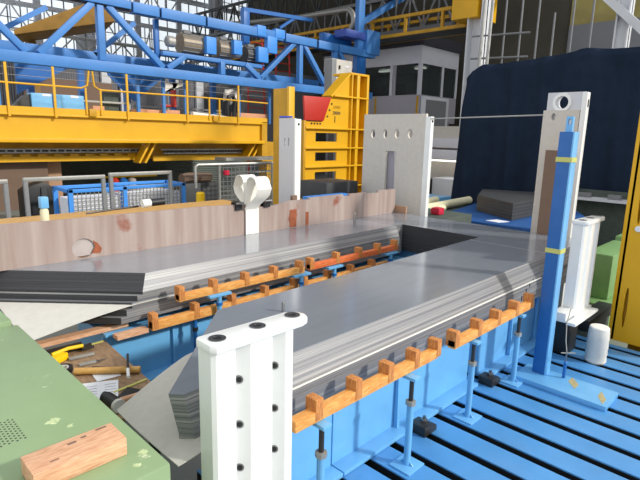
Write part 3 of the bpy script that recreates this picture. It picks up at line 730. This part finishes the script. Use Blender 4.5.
MB().box(14.15,15.25,13.5,13.9,3.2,5.15).build('body','cabinet',r,.02); MB().box(14.12,14.36,13.48,13.86,3.2,5.13).build('side_door','midgrey',r,.01)
MB().box(14.5,14.56,13.46,13.5,4.8,4.93).build('latch','black',r); MB().box(14.85,15.05,13.49,13.5,4.9,4.96).build('label_plate','paper',r)
MB().box(14.4,15.1,13.55,13.85,FZ,3.2).build('pedestal','darkgrey',r)
def red_ladder(x): 
    t = thing('red_ladder','thin red ladder frame behind the blue crane truss, %s'%('left one' if x < 22 else 'right one'),'ladder',(x,27,4))
    MB().tube([(x,27,FZ),(x,27,8.5)],.05,8).build('stile','red',t); MB().tube([(x+1.6,27,FZ),(x+1.1,27,8.5)],.05,8).build('stile','red',t)
    g = MB()
    for i in range(9): g.cyl((x,27,4+i*.5),(x+1.4,27,4+i*.5),.03,6)
    g.build('rung','red',t)
red_ladder(20.6); red_ladder(22.9)
tag(box('grey_screen','wallgrey',(21,27.9,28,28.3,FZ,6.6)),'plain grey partition screen behind the red ladders','screen')

# things stored on the walkway
YW = 20.3
def wb(name, label, cat, m, x0, x1, z0, z1, d=.4, y=YW, bev=.01, group=None): return one(name,label,cat,m,(x0,x1,y,y+d,z0,z1),bev,group)
def blue_box(x0, x1, z1, label, dark):
    r = thing('blue_box', label, 'box', ((x0+x1)/2,YW,2.862), 'blue boxes on the walkway')
    MB().box(x0,x1,YW,YW+.5,2.862,z1).build('body','blue',r,.01); MB().box((x0+x1)/2+.02,(x0+x1)/2+.3,YW-.006,YW,z1-.09,z1-.02).build('label_strip','paper',r)
    if dark: MB().prism([(x0-.8,2.9),(x0,2.9),(x0,z1-.05),(x0-.2,z1-.1)],'y',YW+.1,YW+.4).build('side_panel','darkgrey',r)
blue_box(5.98,6.66,3.61,'blue box with dark slanted side on the walkway, left of the pair',True); blue_box(6.80,7.78,3.61,'longer blue box on the walkway, right of the pair',False)
for (a,b,z,l) in ((8.3,8.75,3.3,'small salmon carton on the walkway by the rail gate'),(10.0,11.5,3.27,'long salmon carton on the walkway under the blue gusset'),(11.5,12.1,3.3,'salmon carton on the walkway below the red seat'),(15.1,17.2,3.35,'long salmon carton at the right end of the walkway')): wb('salmon_carton',l,'carton','pink',a,b,2.862,z,.35,YW+.5,.01,'salmon cartons on the walkway')
tag(MB().tube([(12.4,YW,3.14),(14.3,YW,3.0)],.13,14).build('white_roll','white_matt'),'white roll lying on the walkway behind the handrail','roll')
t = thing('work_seat','dark red seat on the walkway behind the handrail','seat',(11.9,YW+.6,2.862))
MB().box(11.6,12.2,YW+.95,YW+1.3,3.45,3.55).build('seat','red',t,.02); MB().box(12.1,12.2,YW+.95,YW+1.3,3.55,4.2).build('backrest','red',t,.02); MB().box(11.8,11.95,YW+1.05,YW+1.2,2.862,3.45).build('pedestal','galv',t)
t = thing('hose_reel','black coiled hose hanging upright on the walkway near its right end','hose',(14.6,YW+.2,2.862))
MB().tube([(14.45,YW+.2,2.87),(14.42,YW+.2,3.6),(14.5,YW+.2,4.05),(14.75,YW+.2,4.1),(14.85,YW+.2,3.8),(14.8,YW+.2,3.2),(14.7,YW+.2,2.9)],.1,10).build('coil','black',t)
tag(MB().prism([(11.9,4.1),(13.1,4.55),(12.6,4.55),(12.4,4.2),(12.3,4.5),(12.0,4.55)],'y',21.75,21.85).build('torn_sheet','white_matt'),'torn white sheet hanging under the crane chord, left one','sheet',)
tag(MB().prism([(15.2,4.5),(15.1,3.9),(15.35,4.0),(15.5,3.75),(15.8,4.05),(16.1,4.0),(15.9,4.5)],'y',21.75,21.85).build('torn_sheet','white_matt'),'torn white sheet hanging under the crane chord near its right end','sheet')
t = thing('pallet_of_tubes','rack of grey tubes behind the walkway handrail','rack',(14,24,FZ))
for i in range(6): MB().box(11.5,16.5,24,24.2,2.7+i*.16,2.78+i*.16).build('tube_layer','galv',t)
MB().box(13.6,14.1,24.3,24.5,FZ,5.4).build('rack_post','whitesteel',t)
t = thing('tool_trolley','grey green framed trolley on the walkway near the rail gate','trolley',(8.9,21.2,2.862))
MB().box(7.9,10.0,21.2,21.26,3.45,3.52).box(9.95,10.02,21.2,21.3,2.87,3.5).box(7.9,7.97,21.2,21.3,2.87,3.5).build('frame','galv',t); MB().box(9.0,9.6,21.4,21.7,2.87,3.9).build('load','greendark',t,.02)

# cladding and large machines far behind the crane
t = thing('cladding_screen','dark grey corrugated screen behind the crane walkway','screen',(14,31,FZ)); MB().box(6.5,26,31,31.3,FZ,6.6).build('sheet','corr',t)
for x in (8.9,12.9,14.0,19.2): MB().box(x,x+.55,30.8,31,FZ,6.6).build('post','whitesteel',t)
t = thing('bridge_girder','large ochre box girder sloping overhead at the upper left','crane girder',(9,28,7))
MB().quad_box([(7.2,26.0,6.35),(10.9,24.2,7.25),(11.6,27,7.25),(8.3,29.5,6.5),(7.2,26.0,6.55),(10.9,24.2,8.45),(11.6,27,8.45),(8.3,29.5,6.7)]).build('box_section','ochre_brown',t,.02)
MB().box(8.5,8.9,28.7,29.1,FZ,6.6).build('support_leg','ochre_brown',t)
tag(box('brown_blanking_panel','brown',(8.6,13.2,30.2,30.4,FZ,5.0)),'brown panel standing low behind the blue boxes on the walkway','panel')

# ------------------------------------------------------------------ beneath the walkway
one('brown_carton_wall','tall brown cardboard sheet behind the left barrier frames','cardboard','carddark',(1.0,6.35,20.4,20.6,FZ,1.6),.01)
one('cardboard_sheet','light tan cardboard sheet left of the dark rack under the walkway','cardboard','card',(6.0,6.95,20.8,21.0,FZ,1.6),.01)
t = thing('black_cabinet','black cabinet with rounded hood behind the left barrier frame','cabinet',(5.1,17.5,FZ))
MB().prism([(4.6,FZ),(5.5,FZ),(5.45,.6),(5.2,.76),(4.85,.66),(4.6,.5)],'y',17.2,17.8).build('body','black',t,.03); MB().box(5.1,5.25,17.15,17.2,.3,.6).build('handle','darkgrey',t)
t = thing('blue_drum','dark blue drum behind the barrier at the left edge','drum',(2.9,16.5,FZ)); MB().lathe([(.4,FZ),(.42,FZ+.05),(.4,.1),(.42,.15),(.4,.62)],2.9,16.5).build('shell','blue_deep',t); MB().lathe([(.41,.62),(.38,.66)],2.9,16.5).build('lid','black',t)
t = thing('dark_rack','dark storage rack with small white sign under the walkway','rack',(8,22,FZ))
MB().box(7.0,12.2,22.4,22.6,FZ,1.75).build('back','greendark',t); 
for z in (-.2,.5,1.1): MB().box(7.0,12.2,21.9,22.4,z,z+.06).build('shelf','darkgrey',t)
MB().box(7.45,7.75,21.85,21.9,1.22,1.42).box(7.95,8.75,21.85,21.9,1.36,1.46).build('sign','paper',t)
MB().box(8.3,11.4,21.8,21.86,.36,.44).build('safety_bar','yplastic',t)
for i,(x,m,h,l) in enumerate(((9.56,'red','.5','red bundle'),(9.95,'blue_deep','.5','blue bundle'),(10.35,'skin','.5','grey bundle'))): tag(MB().lathe([(.14,FZ),(.16,-.1),(.17,.3),(.08,.40)],x*.968,21.4,14).build('rag_bundle',m),l+' standing before the dark rack','bundle')
one('roller_shutter','green-grey slatted roller shutter under the right half of the walkway','shutter','slat',(12.3,17.5,23.2,23.4,FZ,2.2))
# barrier frames
def barrier(x0, x1, z1, label, y=12.):
    r = thing('barrier_frame', label, 'barrier', ((x0+x1)/2,y,FZ), 'grey tube barrier frames')
    w = .085
    MB().box(x0,x1,y,y+w,z1-w,z1).build('top_rail','galv',r,.01); MB().box(x0,x1,y,y+w,.42,.42+w).build('bottom_rail','galv',r,.01)
    for x in (x0,x1-w): MB().box(x,x+w,y,y+w,FZ,z1-w).build('post','midgrey',r,.01)
barrier(1.2,2.95,1.34,'grey tube barrier frame cut by the left edge of the photo'); barrier(3.24,4.97,1.36,'grey tube barrier frame in front of the tan cardboard'); barrier(5.07,6.70,1.40,'grey tube barrier frame in front of the blue mesh crates, right one')
def mesh_crate(x0, x1, y, z0, z1, label):
    r = thing('mesh_crate', label, 'crate', ((x0+x1)/2,y,FZ), 'blue mesh crates'); d = 1.2
    MB().box(x0,x1,y,y+.09,z1-.1,z1).box(x0,x1,y+d,y+d+.09,z1-.1,z1).box(x0,x0+.09,y,y+d,z1-.1,z1).box(x1-.09,x1,y,y+d,z1-.1,z1).build('rim','blue_plate',r,.01)
    for x in (x0,x1-.12):
        for yy in (y,y+d): MB().box(x,x+.12,yy,yy+.1,FZ,z1).build('post','blue_plate',r)
    g = MB(); n = int((x1-x0)/.12)
    for i in range(n): g.box(x0+i*.12,x0+i*.12+.02,y+.03,y+.05,z0,z1)
    for i in range(int((z1-z0)/.12)+1): g.box(x0,x1,y+.03,y+.05,z0+i*.12,z0+i*.12+.02)
    g.build('wire_mesh','galv',r); MB().box(x0,x1,y,y+d,z0-.06,z0).build('tray','blue_plate',r)
    MB().box(x0+.12,x1-.12,y+.2,y+d-.1,z0+.01,z0+(z1-z0)*.7).build('liner','paper',r)
mesh_crate(5.15,6.85,15,-.3,.72,'blue mesh crate with pale load, left of the pair'); mesh_crate(6.95,9.2,15.6,-.3,.67,'blue mesh crate with pale load, right of the pair')
t = thing('pallet_truck','light grey pallet truck frame standing by the roller shutter','truck',(12,16.5,FZ))
MB().tube([(10.15,16.5,.35),(10.15,16.5,1.12),(10.25,16.5,1.2),(13.9,16.5,1.2)],.06,8).build('rail','galv',t)
for x in (11.2,13.8): MB().tube([(x,16.5,FZ),(x,16.5,1.2)],.05,8).build('upright','galv',t)
g = MB()
for i in range(8): g.box(11.2,13.8,16.52,16.54,-.2+i*.18,-.18+i*.18); 
for i in range(14): g.box(11.2+i*.19,11.22+i*.19,16.52,16.54,FZ,1.2)
g.build('mesh','midgrey',t); MB().lathe([(.02,.78),(.12,.80),(.12,.96),(.02,.98)],11.45,16.4,14).build('red_knob','redplastic',t)
MB().box(12.0,16.0,17.2,18.0,1.28,1.4).box(12.0,16.0,17.2,17.3,.75,.82).build('shelf','galv',t)
one('dark_pallet_load','dark low load on the floor behind the paper heart','load','darkgrey',(10.0,11.6,17.2,18,FZ,.45),.02)
tag(MB().tube([(10.1,17.4,.64),(10.5,17.5,.67),(11,17.4,.65),(11.4,17.5,.64)],.18,10).build('tarpaulin_roll','carddark'),'brown rolled tarpaulin lying on the dark low load','roll')
tag(MB().lathe([(.14,FZ),(.14,.45),(.1,.5)],8.9,14.2,14).build('yellow_bollard','yplastic'),'yellow bollard right of the blue mesh crates','bollard')
one('white_sack','rounded white sack between mesh crate and bollard','sack','white_matt',(8.9,10.0,18.2,18.9,FZ,.25),.2)

# ------------------------------------------------------------------ booth
r = thing('control_booth','raised grey control booth with dark ribbon windows','booth',(28,21,FZ))
X0, Y0, X1, Y1 = 26.9, 18.3, 31.2, 26.5
MB().box(X0,X1,Y0,Y1,6.75,7.78).build('fascia','boothgrey',r,.02); MB().box(X0-.2,X1,Y0-.2,Y1,7.78,8.4).build('roof','boothroof',r,.02)
MB().box(X0,X1,Y0,Y1,3.3,4.93).build('lower_wall','boothlow',r,.02); MB().box(X0+.4,X1,Y0+.4,Y1,FZ,3.3).build('base','boothlow',r)
for x,y in ((X0,Y0),(X0,Y0+1.85),(X0,Y0+2.1),(X0,Y0+4.7),(X0+2.4,Y0),(X1-.2,Y0)): MB().box(x,x+.2,y,y+.2,4.93,6.75).build('mullion','boothgrey' if y != Y0+1.85 else 'boothlow',r)
MB().box(X0+.06,X0+.09,Y0+.1,Y1,4.93,6.75).build('window_pane','glass',r); MB().box(X0+.1,X1,Y0+.06,Y0+.09,4.93,6.75).build('window_pane','glass',r)
MB().box(X1-.2,X1-.1,Y0+.3,Y1-.1,4.93,6.75).box(X0+.3,X1-.2,Y1-.2,Y1-.1,4.93,6.75).build('inner_wall','boothlow',r)
MB().box(X0+1.2,X0+1.5,Y0+.6,Y0+1.3,6.6,6.68).box(X0+1.2,X0+1.5,Y0+3.2,Y0+4.2,6.6,6.68).build('ceiling_lamp','lamp',r)
MB().box(X0+1.5,X0+2.2,Y0+2.6,Y0+4.1,4.93,5.8).build('desk_screen','black',r); MB().box(X0+1.5,X0+1.8,Y0+.7,Y0+1.0,4.93,6.0).build('pale_unit','cabinet',r)
for y in (18.35,21.6): MB().box(X0-.03,X0,y,y+.14,3.4,4.85).build('yellow_stripe','yellow_dark',r)
t = thing('hatch_panel','pale framed grey panel on the booth corner above the shelves','panel',(28.2,18.2,2.6))
MB().box(27.0,30.0,18.1,18.25,2.62,4.85).build('frame','whitesteel',t,.02); MB().box(27.35,29.65,18.07,18.1,2.9,4.65).build('grey_infill','midgrey',t)
t = thing('wall_shelving','grey wall with lit strip and shelves below the booth','shelving',(20.5,13.5,FZ))
MB().box(20.6,20.8,9.8,15.5,FZ,2.899).build('back_panel','cabinet',t)
for z in (1.95,1.45): MB().box(20.2,20.6,10.3,15,z,z+.42).build('shelf_box','boothgrey',t,.02)
MB().box(20.3,20.38,11.2,14.5,1.35,1.41).build('lamp_strip','lamp',t)
one('grey_locker','tall pale grey locker under the booth, left of the curtain','locker','whitesteel',(19.0,20.2,10.5,12.0,FZ,.7),.02)
one('dark_machine','dark machine with black top beside the pale locker','machine','darkgrey',(18.4,19.4,12.1,13.3,FZ,.65),.03)
tag(MB().lathe([(.1,.66),(.32,.75),(.34,.95),(.2,1.0)],18.7,12.9,16).build('yellow_tub','yplastic'),'yellow tub on the dark machine under the booth','tub')
one('red_canister','dark red canister behind the edge of the beige end plate','canister','red',(16.5,16.8,11.3,11.7,FZ,.55),.05)

# ------------------------------------------------------------------ yellow overhead walkway in front of the booth roof
r = thing('overhead_walkway','yellow overhead crane walkway with lattice rails and box end','walkway',(25.6,17,8))
MB().box(24.0,26.0,13.3,14.7,8.2,11.2).build('end_box','yellow',r,.03)
for x in (25.0,26.6):
    MB().bar((x,14.4,9.05),(x,36,9.05),.17,.17).build('top_rail','yellow_dark',r); MB().bar((x,14.4,8.09),(x,36,8.09),.17,.17).build('bottom_rail','yellow_dark',r)
    for i in range(9): MB().box(x-.07,x+.07,15.75+i*2.4,15.9+i*2.4,8.09,9.05).build('rail_post','yellow_dark',r)
for i in range(9): MB().bar((25,15+i*2.4,8.09),(26.6,16.7+i*2.4,8.09),.1,.1).build('cross_brace','yellow_dark',r)
MB().box(25.1,26.5,14.4,36,8.0,8.03).build('grating','darkgrey',r)

# ------------------------------------------------------------------ navy curtain
Xc = 15.; s = MB(); NU, NV = 120, 26
def top(y):      # slung between hooks
    hooks = [(-2,4.6),(3.0,4.72),(5.0,4.80),(7.95,4.60),(8.3,4.42),(8.46,4.22)]
    for (a,za),(b,zb) in zip(hooks,hooks[1:]):
        if a <= y <= b:
            t = (y-a)/(b-a); return za+(zb-za)*t-.05*(b-a)*4*t*(1-t)*.5
    return 4.3
for i in range(NU+1):
    for j in range(NV+1):
        v = j/NV; u = i/NU; y0c = -1.0+u*9.45; y = -1.0+u*(9.45+.33*v); zt = top(y0c); z = zt+(FZ+.02-zt)*v
        am = .04+.08*v
        x = Xc+am*(math.sin(y*6+1.3*math.sin(y*2))+.45*math.sin(y*13.3+v*2.5))
        for h in (3.0,5.0,7.95):          # folds fan out from the hooks
            d = y0c-h; x += .11*math.exp(-(v*2.2)**2)*math.cos(7*math.atan2(d, .25+v*3))*min(1,abs(d)*2)*math.exp(-abs(d)*.9)
        s.v.append((x,y,z))
W = NV+1
for i in range(NU):
    for j in range(NV): a = i*W+j; s.f.append([a,a+1,a+W+1,a+W])
o = tag(s.build('curtain','navy'),'large navy cloth curtain hung across the right side of the hall','curtain')
md = o.modifiers.new('thick','SOLIDIFY'); md.thickness = .02
# scaffold of tubes behind the curtain
r = thing('pipe_scaffold','scaffold of thin grey pipes rising behind the navy curtain','scaffold',(18,7.5,FZ))
for y in (9.1,8.5,7.9,7.35,6.75,6.15): MB().cyl((18.5,y,FZ),(18.5,y,10.5 if y != 7.35 else 6.6),.035,8).build('standard','midgrey',r)
for z in (6.05,5.25): MB().cyl((18.4,10.3,z+.1),(18.4,8.1,z),.035,8).build('ledger','midgrey',r)
tag(MB().tube([(17.9,9.75,FZ),(17.9,9.6,9)],.06,8).tube([(17.9,9.45,FZ),(17.9,9.3,9)],.06,8).build('ladder','galv'),'narrow grey ladder beside the white hall column','ladder')

# ------------------------------------------------------------------ blue pallet, black stack, tubes at the right back
r = thing('blue_pallet','flat blue steel pallet behind the core carrying the black sheet stack','pallet',(11.2,5,FZ))
MB().prism([(9.55,5.9),(9.85,3.05),(11.2,3.1),(13.6,4.4),(13.5,6.7)],'z',.58,.72).build('deck','pallet_blue',r,.02)
MB().box(9.7,11.1,3.15,5.9,FZ,.58).box(11.1,13.4,4.5,6.0,FZ,.58).build('frame','pallet_blue',r)
tag(MB().prism([(9.85,4.6),(10.15,4.5),(10.2,4.8),(9.9,4.9)],'z',.722,.73).build('crumpled_paper','paper'),'scrap of white paper lying on the blue pallet','paper')
r = thing('sheet_stack','thick black stack of steel sheets with pointed corner on the blue pallet','stack',(11.6,5,.72))
for i in range(5):
    z0 = .722+i*.074; d = .01*(i%2)
    MB().prism([(10.35-d,4.55-d),(11.1,5.75+d),(12.6,6.4),(13.4,4.5)],'z',z0,z0+.073).build('sheet_packet','darkgrey' if i < 4 else 'darkgrey',r,.004)
for (x0,y0,x1,y1,l) in ((10.9,7.15,13.4,7.2,'cream cardboard tube lying behind the blue pallet, longest one'),(10.6,7.45,12.6,7.8,'cream cardboard tube lying behind the blue pallet, rear one'),(9.75,6.65,11.2,6.72,'shorter cream tube at the left edge of the blue pallet')):
    z = .612
    tag(MB().cyl((x0,y0,z),(x1,y1,z+.04),.11,14).build('card_tube','cream'),l,'tube','cream tubes by the pallet')
one('tube_trestle','low dark green trestle under the cream tubes','trestle','greendark',(9.7,13.4,6.75,7.9,FZ,.5),.02)
one('blue_crate','pale blue crate behind the cream tubes, right of the end plate','crate','blue',(12.0,13.8,8.0,9.2,FZ,.66),.03)
one('yellow_helmet','round yellow object on the pale blue crate','helmet','yplastic',(12.2,12.6,8.05,8.4,.662,.92),.12)
one('red_cup','small crimson pot beside the sunlit edge of the end plate','pot','redplastic',(8.55,8.75,5.2,5.4,.92,1.06),.04)
one('pot_stand','low dark green box carrying the crimson pot','box','greendark',(8.3,9.3,4.9,6.0,FZ,.918),.02)
one('yellow_stop','small yellow stop block at the pallet corner by the beige plate','block','yplastic',(9.0,9.15,3.15,3.3,.73,.95),.02)
one('stop_stand','blue post under the small yellow stop block','post','blue_deep',(8.95,9.2,3.1,3.35,FZ,.728),.01)
# green machine bed and shelf at the right
r = thing('green_machine','long pale green machine bed behind the right clamping post','machine',(9.6,2.2,FZ))
MB().box(8.0,9.6,1.95,2.4,FZ,.05).build('low_bed','green2',r,.02); MB().box(8.3,9.7,2.05,2.44,.05,.74).build('upper_block','green2',r,.03); MB().box(9.8,11.0,2.0,2.44,FZ,.80).build('rear_block','green2',r,.03)
one('black_rail','thick black steel rail under the foot of the right clamping post','rail','black',(6.64,7.66,1.80,2.0,.06,.2),.01)
one('green_base_unit','dark green base cabinet below the black rail','base','greendark',(6.66,7.6,1.82,2.2,FZ,.058),.02)
one('post_riser','black steel riser block carrying the right clamping post on the slotted table','riser','black',(5.85,6.15,1.78,1.95,.001,.479),.01)
r = thing('back_shelf','white slotted shelf with red box end in front of the curtain','shelf',(14.2,3.8,FZ))
MB().box(14.0,14.4,2.4,5.7,.91,.98).build('shelf_board','whitesteel',r); MB().box(14.4,14.44,2.4,5.7,FZ,1.16).build('back','greendark',r)
for y in (3.0,3.5,4.2): MB().box(14.05,14.2,y,y+.3,.98,1.1).build('fitting','midgrey',r,.02)
for y in (2.4,5.6): MB().box(14.0,14.4,y,y+.08,FZ,.91).build('upright','greendark',r)
one('red_box','dull red box at the right end of the white shelf','box','red',(13.95,14.35,2.5,2.9,.982,1.3),.02)
one('light_blue_case','light blue case on the shelf beside the right beige plate','case','blue',(14.0,14.35,4.6,5.1,.982,1.24),.02)

# yellow machine at the right edge
r = thing('yellow_machine','yellow machine upright with long slots cut by the right photo edge','machine',(7.1,1.1,FZ))
g = MB()
for a,b_,c_,hh in ((.03,1.0,.46,.25),(1.0,2.3,1.77,.30),(2.3,3.4,2.8,.3)): g.plate_holes(.6,1.56,a,b_,'x',6.70,6.75,[(1.455,c_,.02,hh,True)])
g.build('slotted_plate','yellow',r)
MB().box(6.70,7.6,1.53,1.60,.03,3.4).build('edge_plate','yellow',r,.006); MB().box(6.78,7.6,.6,1.48,.02,3.4).build('inner_box','yellow_dark',r)
MB().box(6.85,7.5,.5,1.4,FZ,.02).build('base','yellow_dark',r); MB().cyl((6.76,1.2,FZ),(6.76,1.2,.0),.05,12).build('foot_pipe','yellow',r)
MB().cyl((6.68,1.44,1.42),(6.70,1.44,1.42),.035,12).build('bolt','paper',r)

# ------------------------------------------------------------------ green box in the foreground left with the wood block
GZ = 1.2
r = thing('green_machine_table','worn green steel machine table in the left foreground','machine table',(.2,2.4,FZ))
MB().box(-1.2,.817,1.548,3.43,FZ,GZ).build('top_body','green',r,.012)
MB().box(-1.2,.79,3.44,4.1,FZ,GZ+.03).build('rear_step','green',r,.012)
for sx, sy, sr in ((.60,2.13,.035),(.64,2.05,.02),(.70,1.90,.03),(.745,1.83,.035),(.775,1.68,.025),(.72,1.62,.02)):
    rg = random.Random(int(sx*1000)); K = 22
    MB().prism([(sx+sr*(.35+.65*rg.random())*math.cos(2*PI*q/K), sy+sr*(.35+.65*rg.random())*math.sin(2*PI*q/K)) for q in range(K)],'z',GZ+.0002,GZ+.0009).build('paint_scuff','scuff',r)
g = MB()
for i in range(9):
    for j in range(9): g.cyl((.37+.014*i,2.08+.022*j+.011*(i%2),GZ),(.37+.014*i,2.08+.022*j+.011*(i%2),GZ+.0012),.004,8)
o = g.build('vent_perforation','darksteel',r)
wb_ = MB(); a = math.atan2(.22,.62)
r = thing('wood_block','rough-sawn raw wood block on the worn green machine table','wood block',(.64,1.84,GZ))
r.rotation_euler = (0,0,0)
MB().box(.405,.725,1.705,1.845,GZ+.001,GZ+.072).build('block','pine',r,.004)
for x,y,w,h in ((.55,1.80,.03,.012),(.60,1.812,.02,.01),(.66,1.825,.04,.01),(.47,1.74,.03,.006)): MB().box(x,x+w,y,y+h,GZ+.0715,GZ+.0728).build('bark_stain','brown',r)

# ------------------------------------------------------------------ tool bench between the legs
BZ = .5
r = thing('tool_bench','brown plywood tool bench between green table and the far leg','bench',(1.1,3.9,FZ))
MB().prism([(.83,3.1),(1.66,3.1),(1.755,4.49),(.83,4.49)],'z',BZ-.03,BZ).build('bench_top','bench',r,.003)
for x,y in ((.85,3.2),(1.55,3.2),(1.58,4.38),(.85,4.38)): MB().box(x,x+.06,y,y+.06,FZ,BZ-.03).build('leg','darkgrey',r)
Z = BZ+.002
r = thing('tool_case','flat black tool case at the back of the tool bench','case',(1.38,4.42,Z))
MB().prism([(1.18,4.41),(1.53,4.40),(1.55,4.47),(1.18,4.48)],'z',Z,Z+.05).build('shell','black',r,.008); MB().box(1.3,1.4,4.392,4.405,Z+.01,Z+.035).build('latch','darkgrey',r)
r = thing('cable_cutter','yellow hand tool with grey jaws on the tool bench','hand tool',(1.4,4.36,Z))
MB().prism([(1.2,4.20),(1.36,4.27),(1.38,4.31),(1.33,4.36),(1.2,4.30)],'z',Z,Z+.05).build('grip','yplastic',r,.012)
MB().tube([(1.26,4.34,Z+.05),(1.4,4.37,Z+.055),(1.52,4.36,Z+.05)],.016,10).build('handle','yplastic',r)
MB().bar((1.5,4.37,Z+.03),(1.6,4.40,Z+.03),.03,.02).build('jaw','darksteel',r,.003); MB().bar((1.5,4.34,Z+.03),(1.6,4.33,Z+.03),.03,.02).build('jaw','darksteel',r,.003)
r = thing('pliers','grey steel pliers lying right beside the yellow hand tool','pliers',(1.45,4.25,Z))
MB().bar((1.36,4.25,Z+.012),(1.56,4.22,Z+.012),.035,.022).build('handle','galv',r,.006)
r = thing('utility_knife','grey metal utility knife on the tool bench','knife',(1.48,4.07,Z))
MB().bar((1.38,4.08,Z+.011),(1.51,4.06,Z+.011),.035,.02).build('handle','galv',r,.006); MB().prism([(1.51,4.045),(1.6,4.06),(1.51,4.075)],'z',Z+.006,Z+.012).build('blade','steel',r)
r = thing('tape_roll','roll of black tape with pale core at the bench edge','tape roll',(1.28,4.02,Z))
MB().ring((1.25,4.07,Z+.02),'z',.045,.075,.035,24).build('tape','black',r); MB().ring((1.25,4.07,Z+.02),'z',.038,.046,.036,24).build('core','offwhite',r)
tag(MB().cyl((1.43,3.94,Z+.022),(1.50,3.87,Z+.022),.011,10).build('marker_pen','black'),'small black pen beside the upper paper sheet','pen')
tag(MB().prism([(1.4,3.88),(1.58,3.88),(1.56,3.70),(1.38,3.72)],'z',Z,Z+.002).build('paper_sheet','paper'),'white paper sheet sticking out behind the wooden rod','paper','paper sheets on the bench')
r = thing('paper_sheet','white printed paper sheet in front of the wooden rod','paper',(1.36,3.6,Z),'paper sheets on the bench')
MB().prism([(1.2,3.80),(1.51,3.64),(1.385,3.36),(1.1,3.5)],'z',Z+.0025,Z+.0045).build('sheet','paper',r)
g = MB()
for i in range(6): a = .04*i; g.bar((1.40-a*.4,3.63-a,Z+.0048),(1.47-a*.4,3.595-a,Z+.0048),.006,.0006); g.bar((1.27-a*.4,3.69-a,Z+.0048),(1.35-a*.4,3.65-a,Z+.0048),.006,.0006)
g.build('printed_line','midgrey',r)
tag(MB().cyl((1.30,3.948,Z+.03),(1.69,3.64,Z+.03),.027,16).build('wooden_rod','plank'),'light wooden rod lying across the paper sheets on the bench','rod')
r = thing('scriber','scriber with dark rod and white handle lying near the rod end','scriber',(1.6,3.6,Z))
MB().cyl((1.53,3.50,Z+.07),(1.58,3.62,Z+.075),.013,12).build('handle','white',r); MB().cyl((1.58,3.62,Z+.075),(1.70,3.88,Z+.075),.01,8).build('rod','darksteel',r)
tag(MB().prism([(1.37,3.36),(1.5,3.46),(1.58,3.31),(1.49,3.25)],'z',Z,Z+.02).build('dark_pad','black',None,.006),'dark flat pad beside the hammer on the bench','pad')
r = thing('mallet','black-headed mallet with pale face and wooden handle on bench','mallet',(1.36,3.24,Z))
MB().tube([(1.28,3.36,Z+.05),(1.30,3.33,Z+.05),(1.31,3.2,Z+.05)],.045,18).build('head','black',r); MB().tube([(1.31,3.2,Z+.05),(1.312,3.17,Z+.05)],.047,18).build('face','offwhite',r)
MB().cyl((1.33,3.25,Z+.05),(1.53,3.25,Z+.04),.018,12).build('handle','pine',r)
for (a,b,l) in (((1.40,3.47),(1.67,3.50),'yellow folding rule on the bench near the dark pad'),((1.55,4.45),(1.73,4.45),'yellow folding rule at the back edge of the bench')):
    tag(MB().bar((*a,Z+.004),(*b,Z+.004),.022,.007).build('folding_rule','tape'),l,'rule','yellow rules on the bench')
tag(MB().box(1.0,2.0,4.51,4.60,.562,.60).build('timber_packer','pine'),'thin raw timber packer under the far leg end, above the tool bench','timber')
struct(box('trim_12','tile',(-.5,1.74,1,4.4,FZ,FZ+.01)))

# ------------------------------------------------------------------ camera and light
cam = bpy.data.cameras.new('camera'); co = bpy.data.objects.new('camera', cam); C.objects.link(co)
yaw, pitch, roll = .777144, .204423, .0237506
f = Vector((math.cos(yaw)*math.cos(pitch), math.sin(yaw)*math.cos(pitch), -math.sin(pitch)))
r0 = Vector((math.sin(yaw), -math.cos(yaw), 0)); u0 = r0.cross(f)
r_ = r0*math.cos(roll)+u0*math.sin(roll); u_ = -r0*math.sin(roll)+u0*math.cos(roll)
co.matrix_world = Matrix(((r_.x,u_.x,-f.x,0),(r_.y,u_.y,-f.y,0),(r_.z,u_.z,-f.z,2.4),(0,0,0,1)))
cam.sensor_fit = 'HORIZONTAL'; cam.sensor_width = 36; cam.lens = 36*508.37/640; cam.clip_start = .05; cam.clip_end = 300
S.camera = co
sun = bpy.data.lights.new('sun','SUN'); sun.energy = 3.0; sun.angle = math.radians(4); sun.color = (1,.95,.87)
so = bpy.data.objects.new('sun', sun); C.objects.link(so); so.location = (10,-20,15)
so.rotation_euler = Vector((-.42,.85,-.52)).to_track_quat('-Z','Y').to_euler()
w = bpy.data.worlds.new('world'); S.world = w; w.use_nodes = True
bg = w.node_tree.nodes['Background']; bg.inputs['Color'].default_value = (.95,.97,1,1); bg.inputs['Strength'].default_value = 1.05
S.view_settings.view_transform = 'Standard'; S.view_settings.look = 'None'; S.view_settings.gamma = 1; S.view_settings.use_curve_mapping = False
S.view_settings.exposure = 0.
